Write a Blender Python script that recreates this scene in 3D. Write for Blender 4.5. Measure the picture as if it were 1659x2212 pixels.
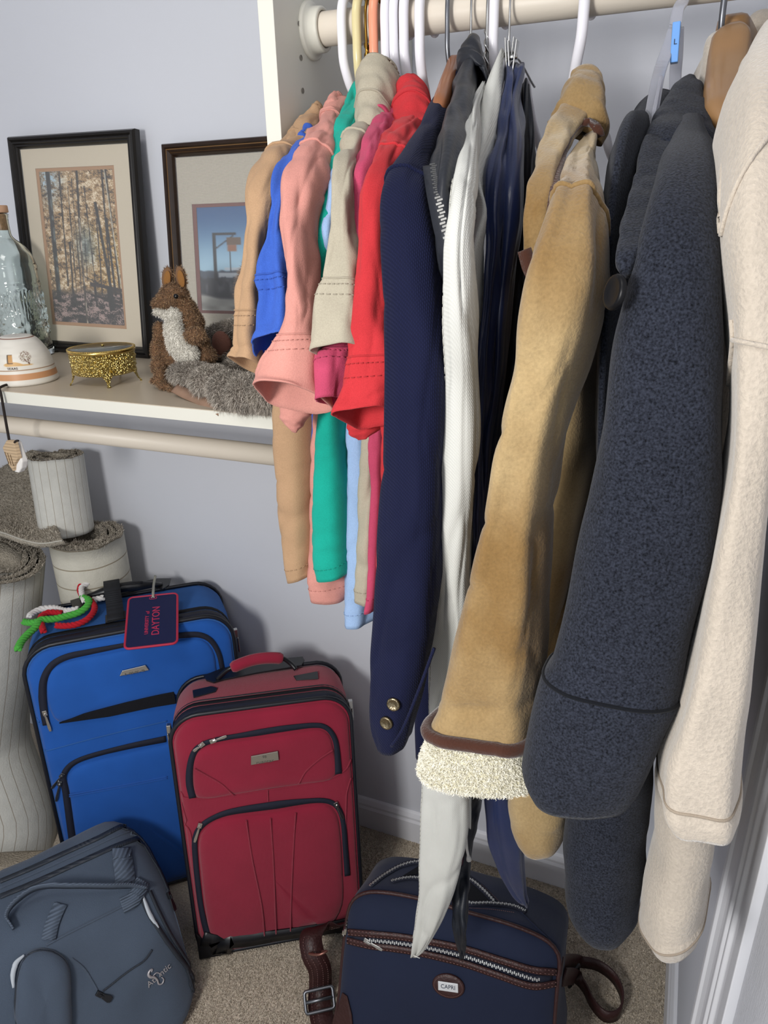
import bpy, bmesh, math, random
import numpy as np
from mathutils import Vector, Matrix

for _o in list(bpy.data.objects): bpy.data.objects.remove(_o, do_unlink=True)
SC = bpy.context.scene
COL = SC.collection

# ------------------------------------------------------------------ camera
F, CX, CY = 1549.0, 829.5, 1106.0
_d1 = np.array([-4029.5, -558.0, F]); _d1 /= np.linalg.norm(_d1)
_dv = np.array([72.5, 3777.0, F]); _dv -= _dv.dot(_d1)*_d1; _dv /= np.linalg.norm(_dv)
_X, _Z = -_d1, -_dv
_Y = np.cross(_Z, _X)
M = np.array([_X, _Y, _Z])
CAM = np.array([0.0, 0.0, 1.35])
cd = bpy.data.cameras.new('camera'); cam = bpy.data.objects.new('camera', cd); COL.objects.link(cam)
cd.sensor_fit = 'HORIZONTAL'; cd.sensor_width = 36.0; cd.lens = F/1659*36.0; cd.clip_start = 0.02
_R = np.stack([M[:, 0], -M[:, 1], -M[:, 2]], axis=1)
mw = Matrix([list(_R[i])+[CAM[i]] for i in range(3)]+[[0, 0, 0, 1]])
cam.matrix_world = mw
SC.camera = cam

# ------------------------------------------------------------------ light
wd = bpy.data.worlds.new('world'); SC.world = wd; wd.use_nodes = True
wd.node_tree.nodes['Background'].inputs[0].default_value = (0.88, 0.94, 1.0, 1)
wd.node_tree.nodes['Background'].inputs[1].default_value = 0.74
def area(name, loc, target, size, power, color=(1, 1, 1), sy=None):
    l = bpy.data.lights.new(name, 'AREA'); l.energy = power; l.size = size; l.color = color
    if sy: l.shape = 'RECTANGLE'; l.size_y = sy
    o = bpy.data.objects.new(name, l); COL.objects.link(o); o.location = loc
    o.rotation_euler = (Vector(target)-Vector(loc)).to_track_quat('-Z', 'Y').to_euler()
    return o
area('bedroom_lamp', (-0.50, -0.52, 1.40), (-0.30, 1.0, 0.95), 0.24, 14.5, (1.0, 0.985, 0.96))
area('ceiling_fill', (-0.5, -0.1, 2.37), (-0.5, 0.3, 0.0), 0.5, 7.0, (1.0, 0.97, 0.93))  # ambient fill added overhead, no fixture in view
SC.view_settings.view_transform = 'Standard'
SC.view_settings.look = 'None'
SC.view_settings.gamma = 1.0
SC.view_settings.use_curve_mapping = False
SC.view_settings.exposure = 0.0

# ------------------------------------------------------------------ helpers
def ray(px, py): return M@np.array([(px-CX)/F, (py-CY)/F, 1.0])
def aty(px, py, y):
    r = ray(px, py); return CAM+r*(y/r[1])
def atx(px, py, x):
    r = ray(px, py); return CAM+r*(x/r[0])
def atz(px, py, z):
    r = ray(px, py); return CAM+r*((z-CAM[2])/r[2])
def on_plane(px, py, o, n):
    r = ray(px, py); return CAM+r*(np.dot(np.array(o)-CAM, n)/np.dot(r, n))
def proj(p):
    c = M.T@(np.array(p)-CAM); return CX+F*c[0]/c[2], CY+F*c[1]/c[2]
def unit(v): v = np.array(v, float); return v/(np.linalg.norm(v)+1e-12)

def tag(o, label, cat, group=None, kind=None):
    o['label'] = label; o['category'] = cat
    if group: o['group'] = group
    if kind: o['kind'] = kind
    return o
def thing(name, label, cat, loc, group=None):
    o = bpy.data.objects.new(name, None); COL.objects.link(o); o.location = tuple(loc)
    o.empty_display_size = 0.05
    return tag(o, label, cat, group)
def parent_loc(p):
    l = np.zeros(3)
    while p is not None: l += np.array(p.location); p = p.parent
    return l
def obj(name, V, Fc, mat, parent=None, smooth=True, mi=None, kind=None, col=None, uv=None, label=None):
    V = np.asarray(V, float)
    if parent is not None: V = V-parent_loc(parent)
    me = bpy.data.meshes.new(name)
    me.from_pydata(V.tolist(), [], [tuple(int(i) for i in f) for f in Fc])
    for m in (mat if isinstance(mat, (list, tuple)) else [mat]): me.materials.append(m)
    if mi is not None: me.polygons.foreach_set('material_index', np.asarray(mi, np.int32))
    if smooth: me.polygons.foreach_set('use_smooth', np.ones(len(me.polygons), bool))
    if col is not None:
        a = me.color_attributes.new('Col', 'FLOAT_COLOR', 'POINT')
        c = np.ones((len(V), 4), np.float32); c[:, :3] = col
        a.data.foreach_set('color', c.ravel())
    if uv is not None:
        ul = me.uv_layers.new(name='UVMap')
        li = np.empty(len(me.loops), np.int32); me.loops.foreach_get('vertex_index', li)
        ul.data.foreach_set('uv', np.asarray(uv, np.float32)[li].ravel())
    me.update()
    o = bpy.data.objects.new(name, me); COL.objects.link(o); o.parent = parent
    if kind: o['kind'] = kind
    if label: o['label'] = label
    return o
def mod(o, t, **k):
    m = o.modifiers.new(t.lower(), t)
    for a, b in k.items(): setattr(m, a, b)
    return o
def solid(o, th, off=-1.0): return mod(o, 'SOLIDIFY', thickness=th, offset=off)
def bevel(o, w, s=2): return mod(o, 'BEVEL', width=w, segments=s, limit_method='ANGLE', angle_limit=0.6)

def smoothstep(a, b, x):
    t = np.clip((np.asarray(x, float)-a)/(b-a), 0, 1); return t*t*(3-2*t)
def vnoise(u, v, seed, nu, nv):
    """smooth value noise, periodic in u (0..1)"""
    rs = np.random.RandomState(seed); g = rs.rand(nu, nv+3)*2-1
    x = (np.asarray(u) % 1.0)*nu; y = np.clip(np.asarray(v), 0, 1)*nv
    i = np.floor(x).astype(int) % nu; j = np.clip(np.floor(y).astype(int), 0, nv)
    fx = x-np.floor(x); fy = y-j
    fx = fx*fx*(3-2*fx); fy = fy*fy*(3-2*fy)
    i1 = (i+1) % nu
    return (g[i, j]*(1-fx)+g[i1, j]*fx)*(1-fy)+(g[i, j+1]*(1-fx)+g[i1, j+1]*fx)*fy
def catmull(P, m, closed=False):
    """resample a list of vectors smoothly to m rows (chord length parameter)"""
    P = np.asarray(P, float)
    if closed: P = np.vstack([P, P[:1]])
    d = np.linalg.norm(np.diff(P[:, :3], axis=0), axis=1)+1e-9
    t = np.concatenate([[0], np.cumsum(d)]); n = len(P)
    T = np.zeros_like(P)
    for i in range(n):
        if closed and i in (0, n-1): a, b, da = P[n-2], P[1], d[-1]+d[0]
        else:
            a, b = P[max(i-1, 0)], P[min(i+1, n-1)]; da = t[min(i+1, n-1)]-t[max(i-1, 0)]
        T[i] = (b-a)/da
    s = np.linspace(0, t[-1], m, endpoint=not closed)
    k = np.clip(np.searchsorted(t, s, side='right')-1, 0, n-2)
    h = d[k][:, None]; x = ((s-t[k])/d[k])[:, None]
    return ((2*x**3-3*x**2+1)*P[k]+(x**3-2*x**2+x)*h*T[k]+(-2*x**3+3*x**2)*P[k+1]+(x**3-x**2)*h*T[k+1])
def grid_faces(K, N, closed=True, off=0):
    f = []
    for i in range(K-1):
        for j in range(N if closed else N-1):
            j2 = (j+1) % N
            f.append((off+i*N+j, off+i*N+j2, off+(i+1)*N+j2, off+(i+1)*N+j))
    return f
def sweep(path, r, n=8, closed=False, cap=True):
    """round tube along a polyline; r scalar or list"""
    P = np.asarray(path, float); K = len(P); r = np.broadcast_to(np.asarray(r, float), (K,))
    if closed: T = np.roll(P, -1, 0)-np.roll(P, 1, 0)
    else: T = np.gradient(P, axis=0)
    T /= (np.linalg.norm(T, axis=1)[:, None]+1e-12)
    up = np.array([0, 0, 1.0]) if abs(T[0][2]) < 0.9 else np.array([1.0, 0, 0])
    N0 = unit(np.cross(T[0], up)); V = []
    for i in range(K):
        N0 = unit(N0-T[i]*np.dot(N0, T[i])); B = np.cross(T[i], N0)
        for j in range(n):
            a = 2*math.pi*j/n; V.append(P[i]+r[i]*(math.cos(a)*N0+math.sin(a)*B))
    Fc = grid_faces(K, n)
    if closed: Fc += [((K-1)*n+j, (K-1)*n+(j+1) % n, (j+1) % n, j) for j in range(n)]
    elif cap: Fc += [tuple(range(n))[::-1], tuple((K-1)*n+j for j in range(n))]
    return np.array(V), Fc
def strip(path, side, width, th, closed=False):
    """flat strap along a path; side = across direction(s), thickness along the normal"""
    P = np.asarray(path, float); K = len(P)
    S = np.asarray(side, float)
    if S.ndim == 1: S = np.broadcast_to(S, (K, 3))
    W = np.broadcast_to(np.asarray(width, float), (K,))
    T = (np.roll(P, -1, 0)-np.roll(P, 1, 0)) if closed else np.gradient(P, axis=0)
    V = []
    for i in range(K):
        t = unit(T[i]); s = unit(S[i]-t*np.dot(S[i], t)); nn = np.cross(t, s)
        for a, b in ((-.5, -.5), (.5, -.5), (.5, .5), (-.5, .5)):
            V.append(P[i]+s*W[i]*a+nn*th*b)
    Fc = grid_faces(K, 4)
    if closed: Fc += [((K-1)*4+j, (K-1)*4+(j+1) % 4, (j+1) % 4, j) for j in range(4)]
    else: Fc += [(3, 2, 1, 0), tuple((K-1)*4+j for j in range(4))]
    return np.array(V), Fc
def boxv(c, s, R=None):
    c = np.array(c, float); s = np.array(s, float)/2
    V = np.array([[x, y, z] for x in (-1, 1) for y in (-1, 1) for z in (-1, 1)], float)*s
    if R is not None: V = V@np.asarray(R).T
    return V+c, [(0, 1, 3, 2), (4, 6, 7, 5), (0, 4, 5, 1), (2, 3, 7, 6), (0, 2, 6, 4), (1, 5, 7, 3)]
def join(parts):
    V, Fc, n = [], [], 0
    for v, f in parts:
        V.append(np.asarray(v, float)); Fc += [tuple(i+n for i in q) for q in f]; n += len(v)
    return np.vstack(V), Fc
def lathe(prof, c, n=48, sx=1.0, sy=1.0):
    prof = np.asarray(prof, float); V = []
    for r, z in prof:
        for j in range(n):
            a = 2*math.pi*j/n; V.append((c[0]+r*sx*math.cos(a), c[1]+r*sy*math.sin(a), c[2]+z))
    Fc = [f[::-1] for f in grid_faces(len(prof), n)][:]
    Fc = [f[::-1] for f in Fc]
    return np.array(V), Fc
def capped(V, Fc, K, n):
    return V, Fc+[tuple(range(n))[::-1], tuple((K-1)*n+j for j in range(n))]
def ellipsoid(c, r, R=None, nu=20, nv=12):
    V = [(0, 0, 1.0)]
    for i in range(1, nv):
        t = math.pi*i/nv
        for j in range(nu):
            a = 2*math.pi*j/nu; V.append((math.sin(t)*math.cos(a), math.sin(t)*math.sin(a), math.cos(t)))
    V.append((0, 0, -1.0)); V = np.array(V)*np.array(r, float)
    if R is not None: V = V@np.asarray(R).T
    V = V+np.array(c, float); Fc = [(0, 1+j, 1+(j+1) % nu) for j in range(nu)]
    for i in range(nv-2):
        b = 1+i*nu
        Fc += [(b+j, b+nu+j, b+nu+(j+1) % nu, b+(j+1) % nu) for j in range(nu)]
    b = 1+(nv-2)*nu; L = len(V)-1
    Fc += [(b+j, L, b+(j+1) % nu) for j in range(nu)]
    return V, Fc
def rot(axis, a): return np.array(Matrix.Rotation(a, 3, axis))

def text_mesh(s, size, R, o, depth=0.0004, align='CENTER', xs=1.0):
    """letters as a mesh: R columns = right, up, normal"""
    cu = bpy.data.curves.new('t', 'FONT'); cu.body = s; cu.size = size; cu.extrude = depth
    cu.align_x = align; cu.align_y = 'CENTER'; cu.resolution_u = 3
    ob = bpy.data.objects.new('t', cu); COL.objects.link(ob)
    dg = bpy.context.evaluated_depsgraph_get(); ev = ob.evaluated_get(dg); me = ev.to_mesh()
    V = np.array([v.co[:] for v in me.vertices]); V[:, 0] *= xs
    Fc = [tuple(p.vertices) for p in me.polygons]
    ev.to_mesh_clear(); bpy.data.objects.remove(ob); bpy.data.curves.remove(cu)
    return V@np.asarray(R).T+np.array(o), Fc

# ------------------------------------------------------------------ materials
def ph(r, g, b, k=.80):
    """surface colour from the colour seen in the photograph"""
    f = lambda x: (x/12.92 if x <= .04045 else ((x+.055)/1.055)**2.4)
    i = lambda x: 12.92*x if x <= .0031308 else 1.055*x**(1/2.4)-.055
    return '#'+''.join('%02x' % round(255*i(f(c/255)*k)) for c in (r, g, b))
def lin(h):
    if isinstance(h, str):
        h = h.lstrip('#'); c = [int(h[i:i+2], 16)/255 for i in (0, 2, 4)]
    else: c = h
    return tuple((x/12.92 if x <= .04045 else ((x+.055)/1.055)**2.4) for x in c)
_mats = {}
def mat(name, color, rough=0.6, metal=0.0, bump=0.0, scale=200.0, var=0.0, vscale=8.0, kind='noise', sheen=0.0,
        spec=0.5, trans=0.0, ior=1.45, stretch=(1, 1, 1), dist=0.002, use_col=False, coat=0.0, alpha=1.0, color2=None,
        rot_z=0.0, uv=False, cvar=0.0):
    if name in _mats: return _mats[name]
    m = bpy.data.materials.new(name); m.use_nodes = True; nt = m.node_tree; N, L = nt.nodes, nt.links
    b = N['Principled BSDF']; c = lin(color)+(1,)
    b.inputs['Base Color'].default_value = c
    b.inputs['Roughness'].default_value = rough; b.inputs['Metallic'].default_value = metal
    b.inputs['Specular IOR Level'].default_value = spec; b.inputs['IOR'].default_value = ior
    b.inputs['Transmission Weight'].default_value = trans; b.inputs['Alpha'].default_value = alpha
    b.inputs['Sheen Weight'].default_value = sheen; b.inputs['Sheen Roughness'].default_value = 0.5
    b.inputs['Coat Weight'].default_value = coat
    tc = N.new('ShaderNodeTexCoord'); mp = N.new('ShaderNodeMapping')
    mp.inputs['Scale'].default_value = stretch; mp.inputs['Rotation'].default_value = (0, rot_z, 0)
    L.new(tc.outputs['UV' if uv else 'Object'], mp.inputs['Vector'])
    src = None
    if use_col:
        a = N.new('ShaderNodeVertexColor'); a.layer_name = 'Col'; src = a.outputs['Color']
    if var > 0 or color2 is not None or cvar > 0:
        nz = N.new('ShaderNodeTexNoise'); nz.inputs['Scale'].default_value = vscale; nz.inputs['Detail'].default_value = 5
        L.new(tc.outputs['Object'], nz.inputs['Vector'])
        if color2 is not None:
            rp = N.new('ShaderNodeValToRGB'); rp.color_ramp.elements[0].position = .36; rp.color_ramp.elements[1].position = .64
            rp.color_ramp.elements[0].color = lin(color2)+(1,); rp.color_ramp.elements[1].color = c
            L.new(nz.outputs['Fac'], rp.inputs['Fac']); src = rp.outputs['Color']
        if var > 0:
            hs = N.new('ShaderNodeHueSaturation'); mr = N.new('ShaderNodeMapRange')
            mr.inputs['From Min'].default_value = .3; mr.inputs['From Max'].default_value = .7
            mr.inputs['To Min'].default_value = 1-var; mr.inputs['To Max'].default_value = 1+var
            L.new(nz.outputs['Fac'], mr.inputs['Value']); L.new(mr.outputs['Result'], hs.inputs['Value'])
            if src is not None: L.new(src, hs.inputs['Color'])
            else: hs.inputs['Color'].default_value = c
            src = hs.outputs['Color']
    tex = None
    if bump > 0 or cvar > 0:
        if kind == 'noise':
            tx = N.new('ShaderNodeTexNoise'); tx.inputs['Scale'].default_value = scale; tx.inputs['Detail'].default_value = 3
            L.new(mp.outputs['Vector'], tx.inputs['Vector']); tex = tx.outputs['Fac']
        elif kind == 'weave':      # twill: two crossed wave sets
            w1 = N.new('ShaderNodeTexWave'); w1.bands_direction = 'DIAGONAL'; w1.inputs['Scale'].default_value = scale
            w1.inputs['Distortion'].default_value = .6; w1.inputs['Detail'].default_value = 1
            w2 = N.new('ShaderNodeTexWave'); w2.bands_direction = 'X'; w2.inputs['Scale'].default_value = scale*1.3
            L.new(mp.outputs['Vector'], w1.inputs['Vector']); L.new(mp.outputs['Vector'], w2.inputs['Vector'])
            ma = N.new('ShaderNodeMath'); ma.operation = 'MULTIPLY'
            L.new(w1.outputs['Fac'], ma.inputs[0]); L.new(w2.outputs['Fac'], ma.inputs[1]); tex = ma.outputs[0]
        elif kind == 'lines':
            w1 = N.new('ShaderNodeTexWave'); w1.bands_direction = 'Z'; w1.inputs['Scale'].default_value = scale
            L.new(mp.outputs['Vector'], w1.inputs['Vector']); tex = w1.outputs['Fac']
        elif kind == 'voronoi':
            tx = N.new('ShaderNodeTexVoronoi'); tx.inputs['Scale'].default_value = scale
            L.new(mp.outputs['Vector'], tx.inputs['Vector']); tex = tx.outputs['Distance']
        if cvar > 0:
            hs = N.new('ShaderNodeHueSaturation'); mr = N.new('ShaderNodeMapRange')
            mr.inputs['From Min'].default_value = .25; mr.inputs['From Max'].default_value = .75
            mr.inputs['To Min'].default_value = 1-cvar; mr.inputs['To Max'].default_value = 1+cvar
            L.new(tex, mr.inputs['Value']); L.new(mr.outputs['Result'], hs.inputs['Value'])
            if src is not None: L.new(src, hs.inputs['Color'])
            else: hs.inputs['Color'].default_value = c
            src = hs.outputs['Color']
        if bump > 0:
            bp = N.new('ShaderNodeBump'); bp.inputs['Strength'].default_value = bump; bp.inputs['Distance'].default_value = dist
            L.new(tex, bp.inputs['Height']); L.new(bp.outputs['Normal'], b.inputs['Normal'])
    if src is not None: L.new(src, b.inputs['Base Color'])
    _mats[name] = m
    return m
def cloth(name, color, **k):
    d = dict(rough=.92, spec=.12, bump=.35, scale=900, var=.06, vscale=25, sheen=.06, dist=.0008, cvar=.08)
    d.update(k); return mat(name, color, **d)

M_wall = mat('wall_paint', '#d5d7de', rough=.85, bump=.06, scale=160, var=.015, vscale=3, spec=.2)
M_trim = mat('trim_paint', '#e4e5ea', rough=.45, bump=.03, scale=60)
M_melamine = mat('melamine', '#dad8cd', rough=.4, spec=.35)
M_shelf_top = mat('melamine_shelf', '#b9ac99', rough=.33, spec=.4)
M_rod = mat('rod_paint', '#d9cfc0', rough=.42, bump=.05, scale=40, stretch=(1, 6, 6), spec=.4)
M_flange = mat('flange_plastic', '#d8d5c8', rough=.35)
M_hole = mat('pin_hole', '#8a857c', rough=.8)
M_carpet = mat('carpet', '#c2b6a5', rough=1.0, bump=1.0, scale=260, var=.10, vscale=9, spec=.05, dist=.004, cvar=.22)
M_white_pl = mat('white_plastic', '#eceaf0', rough=.22, spec=.5)
M_yellow_pl = mat('pale_yellow_plastic', '#dccf9d', rough=.25)
M_peach_pl = mat('peach_plastic', '#eb9c7c', rough=.25)
M_goldwire = mat('gilt_wire', '#8a6b2e', rough=.3, metal=1)
M_steel = mat('steel', '#b9b8b6', rough=.25, metal=1)
M_greymetal = mat('grey_metal', '#7d7f84', rough=.35, metal=.9)
M_black = mat('black_fabric', '#17181d', rough=.8, bump=.3, scale=500, spec=.2)
M_blackpl = mat('black_plastic', '#16171b', rough=.35)
M_wood = mat('hanger_wood', '#94704a', rough=.45, var=.12, vscale=14, bump=.1, scale=60, stretch=(1, .2, 1), coat=.2)
M_wood_dark = mat('hanger_wood_brown', '#8f5a38', rough=.45, var=.12, vscale=14, coat=.2)

# ------------------------------------------------------------------ setting
WY, WX, WL = 1.194, 0.138, -2.15     # back wall, right wall, left wall
def plane(name, pts, m, kind='structure', sub=1):
    o = obj(name, pts, [tuple(range(len(pts)))], m, smooth=False, kind=kind); return o
def slab(name, lo, hi, m, kind='structure', parent=None, bw=0):
    if parent is not None: kind = None
    V, Fc = boxv((np.array(lo)+np.array(hi))/2, np.array(hi)-np.array(lo))
    o = obj(name, V, Fc, m, parent, smooth=False, kind=kind)
    if bw: bevel(o, bw)
    return o
slab('floor', (WL, -1.6, -0.05), (WX, WY, 0), M_carpet)
slab('wall_back', (WL-.08, WY, 0), (WX+.08, WY+.08, 2.4), M_wall)
slab('wall_right', (WX, -1.6, 0), (WX+.08, WY, 2.4), M_wall)
slab('wall_left', (WL-.08, -1.6, 0), (WL, WY, 2.4), M_wall)
slab('ceiling', (WL-.08, -1.6, 2.4), (WX+.08, WY+.08, 2.46), M_wall)
def extrude_profile(name, prof, axis, a, b, m, kind='structure'):
    """prof = closed 2D polygon in the plane across the axis; axis 0 = x, 1 = y, 2 = z"""
    V = []
    for t in (a, b):
        for p in prof:
            q = list(p); q.insert(axis, t); V.append(q)
    n = len(prof)
    Fc = [(j, (j+1) % n, n+(j+1) % n, n+j) for j in range(n)]+[tuple(range(n))[::-1], tuple(range(n, 2*n))]
    o = obj(name, V, Fc, m, smooth=False, kind=kind); return bevel(o, .0012, 2)
bb = [(0, 0), (-.014, 0), (-.014, .058), (-.011, .064), (-.011, .070), (-.006, .080), (0, .083)]
extrude_profile('baseboard_back', [(WY+a, z) for a, z in bb], 0, WL, WX, M_trim)
def baseboard_right():
    V = []; n = len(bb)
    for y in (0.72, WY-.014):
        for a, z in bb: V.append((WX+a, y, z))
    Fc = [(j, (j+1) % n, n+(j+1) % n, n+j) for j in range(n)]+[tuple(range(n))[::-1], tuple(range(n, 2*n))]
    bevel(obj('baseboard_right', V, Fc, M_trim, smooth=False, kind='structure'), .0012)
baseboard_right()
# door casing on the right wall, its mouldings running up
cas = [(0, .703), (-.0165, .703), (-.0185, .700), (-.0185, .690), (-.0150, .687), (-.0120, .678), (-.0105, .664), (-.0115, .655),
       (-.0150, .652), (-.0150, .642), (-.0105, .639), (-.0105, .632), (-.0140, .629), (-.0140, .622), (-.0095, .619), (-.0085, .600),
       (-.0120, .597), (-.0120, .572), (0, .572)]
extrude_profile('trim_1', [(WX+a, y) for a, y in cas], 2, 0.0, 2.1, M_trim)
M_doorpaint = mat('door_paint', '#dddfe6', rough=.5, bump=.5, scale=90, stretch=(1, 14, .25), dist=.002)
slab('door_1', (WX-.004, .06, 0.012), (WX+.0, .566, 2.05), M_doorpaint)

# closet organiser: side panel, shelf, rods
PX1 = -0.436; PX0 = PX1-.0185; PY0 = .775
cp = thing('closet_divider', 'tall white melamine closet divider with rows of shelf pin holes', 'closet divider', (PX0, PY0, .985))
def panel_with_holes():
    bevel(slab('board', (PX0, PY0, 0.985), (PX1, WY-.001, 2.2), M_melamine, None, cp), .0006)
    for py, z0 in (((.83), 0), ((1.13), 0)):
        for k in range(30):
            z = 1.005+k*.032
            V, Fc = [], []
            n = 12
            for r, dx in ((.0030, .0008), (.0025, .0008), (.0025, .0004)):
                for j in range(n):
                    a = 2*math.pi*j/n; V.append((PX1+dx, py+r*math.cos(a), z+r*math.sin(a)))
            Fc = [f for f in grid_faces(3, n)]+[tuple(range(2*n, 3*n))]
            obj('pin_hole', V, Fc, M_hole, cp, smooth=False)
panel_with_holes()
SZ = 1.106; SY = .815
sh = thing('closet_shelf', 'white melamine closet shelf holding framed pictures and a gold box', 'shelf', (WL, SY, SZ))
slab('board', (WL+.002, SY, SZ-.019), (PX0-.0005, WY-.002, SZ-.0012), M_shelf_top, None, sh)
slab('edge_band', (WL+.002, SY-.0008, SZ-.019), (PX0-.0005, SY, SZ-.001), M_melamine, None, sh)
slab('laminate', (WL+.002, SY, SZ-.0012), (PX0-.0005, WY-.002, SZ), M_shelf_top, None, sh)

RY, RZ, RR = .858, 1.5475, .0168
def cylx(x0, x1, y, z, r, n=40): return sweep([(x0, y, z), (x1, y, z)], r, n)
rod = thing('closet_rod', 'beige closet rod high up carrying the hanging clothes', 'clothes rod', (PX1, RY, RZ))
V, Fc = cylx(PX1, WX, RY, RZ, RR); bevel(obj('pole', V, Fc, M_rod, rod), .001)
def flange(x, s, parent, r1=.029, y=RY, z=RZ, rod_r=RR):
    prof = [(r1, 0), (r1, .003), (r1-.002, .0045), (rod_r+.0062, .0052), (rod_r+.0055, .016), (rod_r+.0045, .0175),
            (rod_r+.0012, .0175), (rod_r+.0008, .010)]
    V = []; n = 48
    for r, d in prof:
        for j in range(n):
            a = 2*math.pi*j/n; V.append((x+s*d, y+r*math.cos(a), z+r*math.sin(a)))
    return obj('flange', V, grid_faces(len(prof), n), M_flange, parent)
flange(PX1, 1, rod); flange(WX, -1, rod)
lrod = thing('closet_rod', 'beige lower closet rod running empty under the shelf', 'clothes rod', (PX0, .87, 1.012))
LRY = .9; LRZ = aty(300, 950, LRY)[2]
V, Fc = cylx(WL, PX0, LRY, LRZ, .0158); obj('pole', V, Fc, M_rod, lrod)
flange(PX0, -1, lrod, .029, LRY, LRZ, .0158)
# shelf bracket under the shelf at the far left
br = thing('shelf_bracket', 'small white angle bracket under the shelf at far left', 'bracket', (-1.335, 1.1, 1.02))
bv = [(-1.342, WY, SZ-.0195), (-1.342, .96, SZ-.0195), (-1.342, .955, SZ-.026), (-1.342, WY, SZ-.12)]
obj('bracket_plate', [p for p in bv]+[(p[0]+.012, p[1], p[2]) for p in bv],
    [(0, 1, 2, 3), (7, 6, 5, 4), (0, 4, 5, 1), (1, 5, 6, 2), (2, 6, 7, 3), (3, 7, 4, 0)], M_melamine, br, smooth=False)
# ------------------------------------------------------------------ garments
class Tube: pass
def tube(name, st, m, parent, n=56, k=90, p=2.4, fold=0.0, nf=5, seed=1, wr=0.0, wrv=7, th=.0016, anchor='mid', open_end=True,
         open_top=False, cuff=None, label=None, uv=False, kind=None, dk=1.0, fold0=.15, crease=0.0):
    """a cloth tube through stations (xl,yl,xr,yr, Y, depth[, tilt[, dYright]]): the left and right edge of the cloth seen
    at real depth Y, and how deep the tube is front to back"""
    A = []
    for s in st:
        s = list(s)+[0]*(8-len(s))
        Lp = aty(s[0]-(20 if anchor == 'front' else 0), s[1], s[4]); Rp = aty(s[2], s[3], s[4]+s[7])
        A.append(np.concatenate([(Lp+Rp)/2, (Rp-Lp)/2, [s[5], s[6]]]))
    A = catmull(A, k); C, H, D, TI = A[:, :3], A[:, 3:6], np.maximum(A[:, 6]*dk, .002), A[:, 7]*.3
    T = np.gradient(C, axis=0); T /= np.linalg.norm(T, axis=1)[:, None]
    B = np.cross(H, T); B /= np.linalg.norm(B, axis=1)[:, None]
    B = B*(D/2)[:, None]+T*TI[:, None]
    if anchor == 'front': C = C+B
    ph = math.pi/2+2*math.pi*np.arange(n)/n
    c, s = np.cos(ph), np.sin(ph)
    cx = np.sign(c)*np.abs(c)**(2/p); sy = np.sign(s)*np.abs(s)**(2/p)
    t = np.linspace(0, 1, k)
    env = fold0+(1-fold0)*smoothstep(0, 1, t)
    rs = np.random.RandomState(seed)
    disp = np.zeros((k, n))
    for q in range(2, 2+nf):
        disp += fold*env[:, None]*np.sin(q*ph[None, :]+rs.rand()*6.28+(rs.rand()-.5)*2.5*t[:, None])*(.5+rs.rand()*.6)/math.sqrt(q)
    if wr:
        U, Vv = np.meshgrid(np.arange(n)/n, t)
        disp += wr*(vnoise(U+.18*Vv, Vv, seed+7, 6, wrv)+.5*vnoise(U-.3*Vv, Vv, seed+9, 11, wrv*2))
    P = C[:, None, :]+H[:, None, :]*cx[None, :, None]+B[:, None, :]*sy[None, :, None]
    Nn = H[:, None, :]*(c/np.maximum(1, 1))[None, :, None]/(np.linalg.norm(H, axis=1)[:, None, None])+B[:, None, :]*s[None, :, None]/(np.linalg.norm(B, axis=1)[:, None, None])
    if crease:
        U, Vv = np.meshgrid(np.arange(n)/n, t)
        for q, (sl_, a_, b_) in enumerate(((.55, 5, 9), (-.7, 6, 12), (.2, 9, 6))):
            disp -= crease*(1-np.abs(vnoise(U+sl_*Vv, Vv, seed+70+q, a_, b_)))**7*(1-.3*q)
    if cuff:
        for t0, ex in cuff: disp = disp+ex*(t >= t0)[:, None]
    P = P+Nn*disp[:, :, None]
    V = P.reshape(-1, 3); Fc = [f[::-1] for f in grid_faces(k, n)]
    if not open_top: V = np.vstack([V, P[0].mean(0)[None]]); q = len(V)-1; Fc += [(j, (j+1) % n, q) for j in range(n)][::1]
    if not open_end: V = np.vstack([V, P[-1].mean(0)[None]]); q = len(V)-1; Fc += [((k-1)*n+(j+1) % n, (k-1)*n+j, q) for j in range(n)]
    UV = None
    if uv:
        UV = np.zeros((len(V), 2)); UV[:k*n, 0] = np.tile(np.arange(n)/n, k); UV[:k*n, 1] = np.repeat(t, n)
    o = obj(name, V, Fc, m, parent, kind=kind, label=label, uv=UV)
    if th: solid(o, th)
    r = Tube(); r.o = o; r.P = P; r.N = Nn/np.linalg.norm(Nn, axis=2)[:, :, None]; r.C = C; r.n = n; r.k = k; r.parent = parent
    return r
def ringpath(tb, t, j0=0, j1=None, off=.0008):
    i = t*(tb.k-1); a = int(min(math.floor(i), tb.k-2)); f = i-a
    Q = tb.P[a]*(1-f)+tb.P[a+1]*f; Nn = tb.N[a]
    j1 = tb.n if j1 is None else j1
    idx = [j % tb.n for j in range(int(j0), int(j1)+1)]
    return Q[idx]+Nn[idx]*off
def colpath(tb, j, t0, t1, m=60, off=.0008):
    js = int(round(j)) % tb.n; out = []
    for t in np.linspace(t0, t1, m):
        i = t*(tb.k-1); a = int(min(math.floor(i), tb.k-2)); f = i-a
        out.append(tb.P[a][js]*(1-f)+tb.P[a+1][js]*f+tb.N[a][js]*off)
    return np.array(out)
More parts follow.
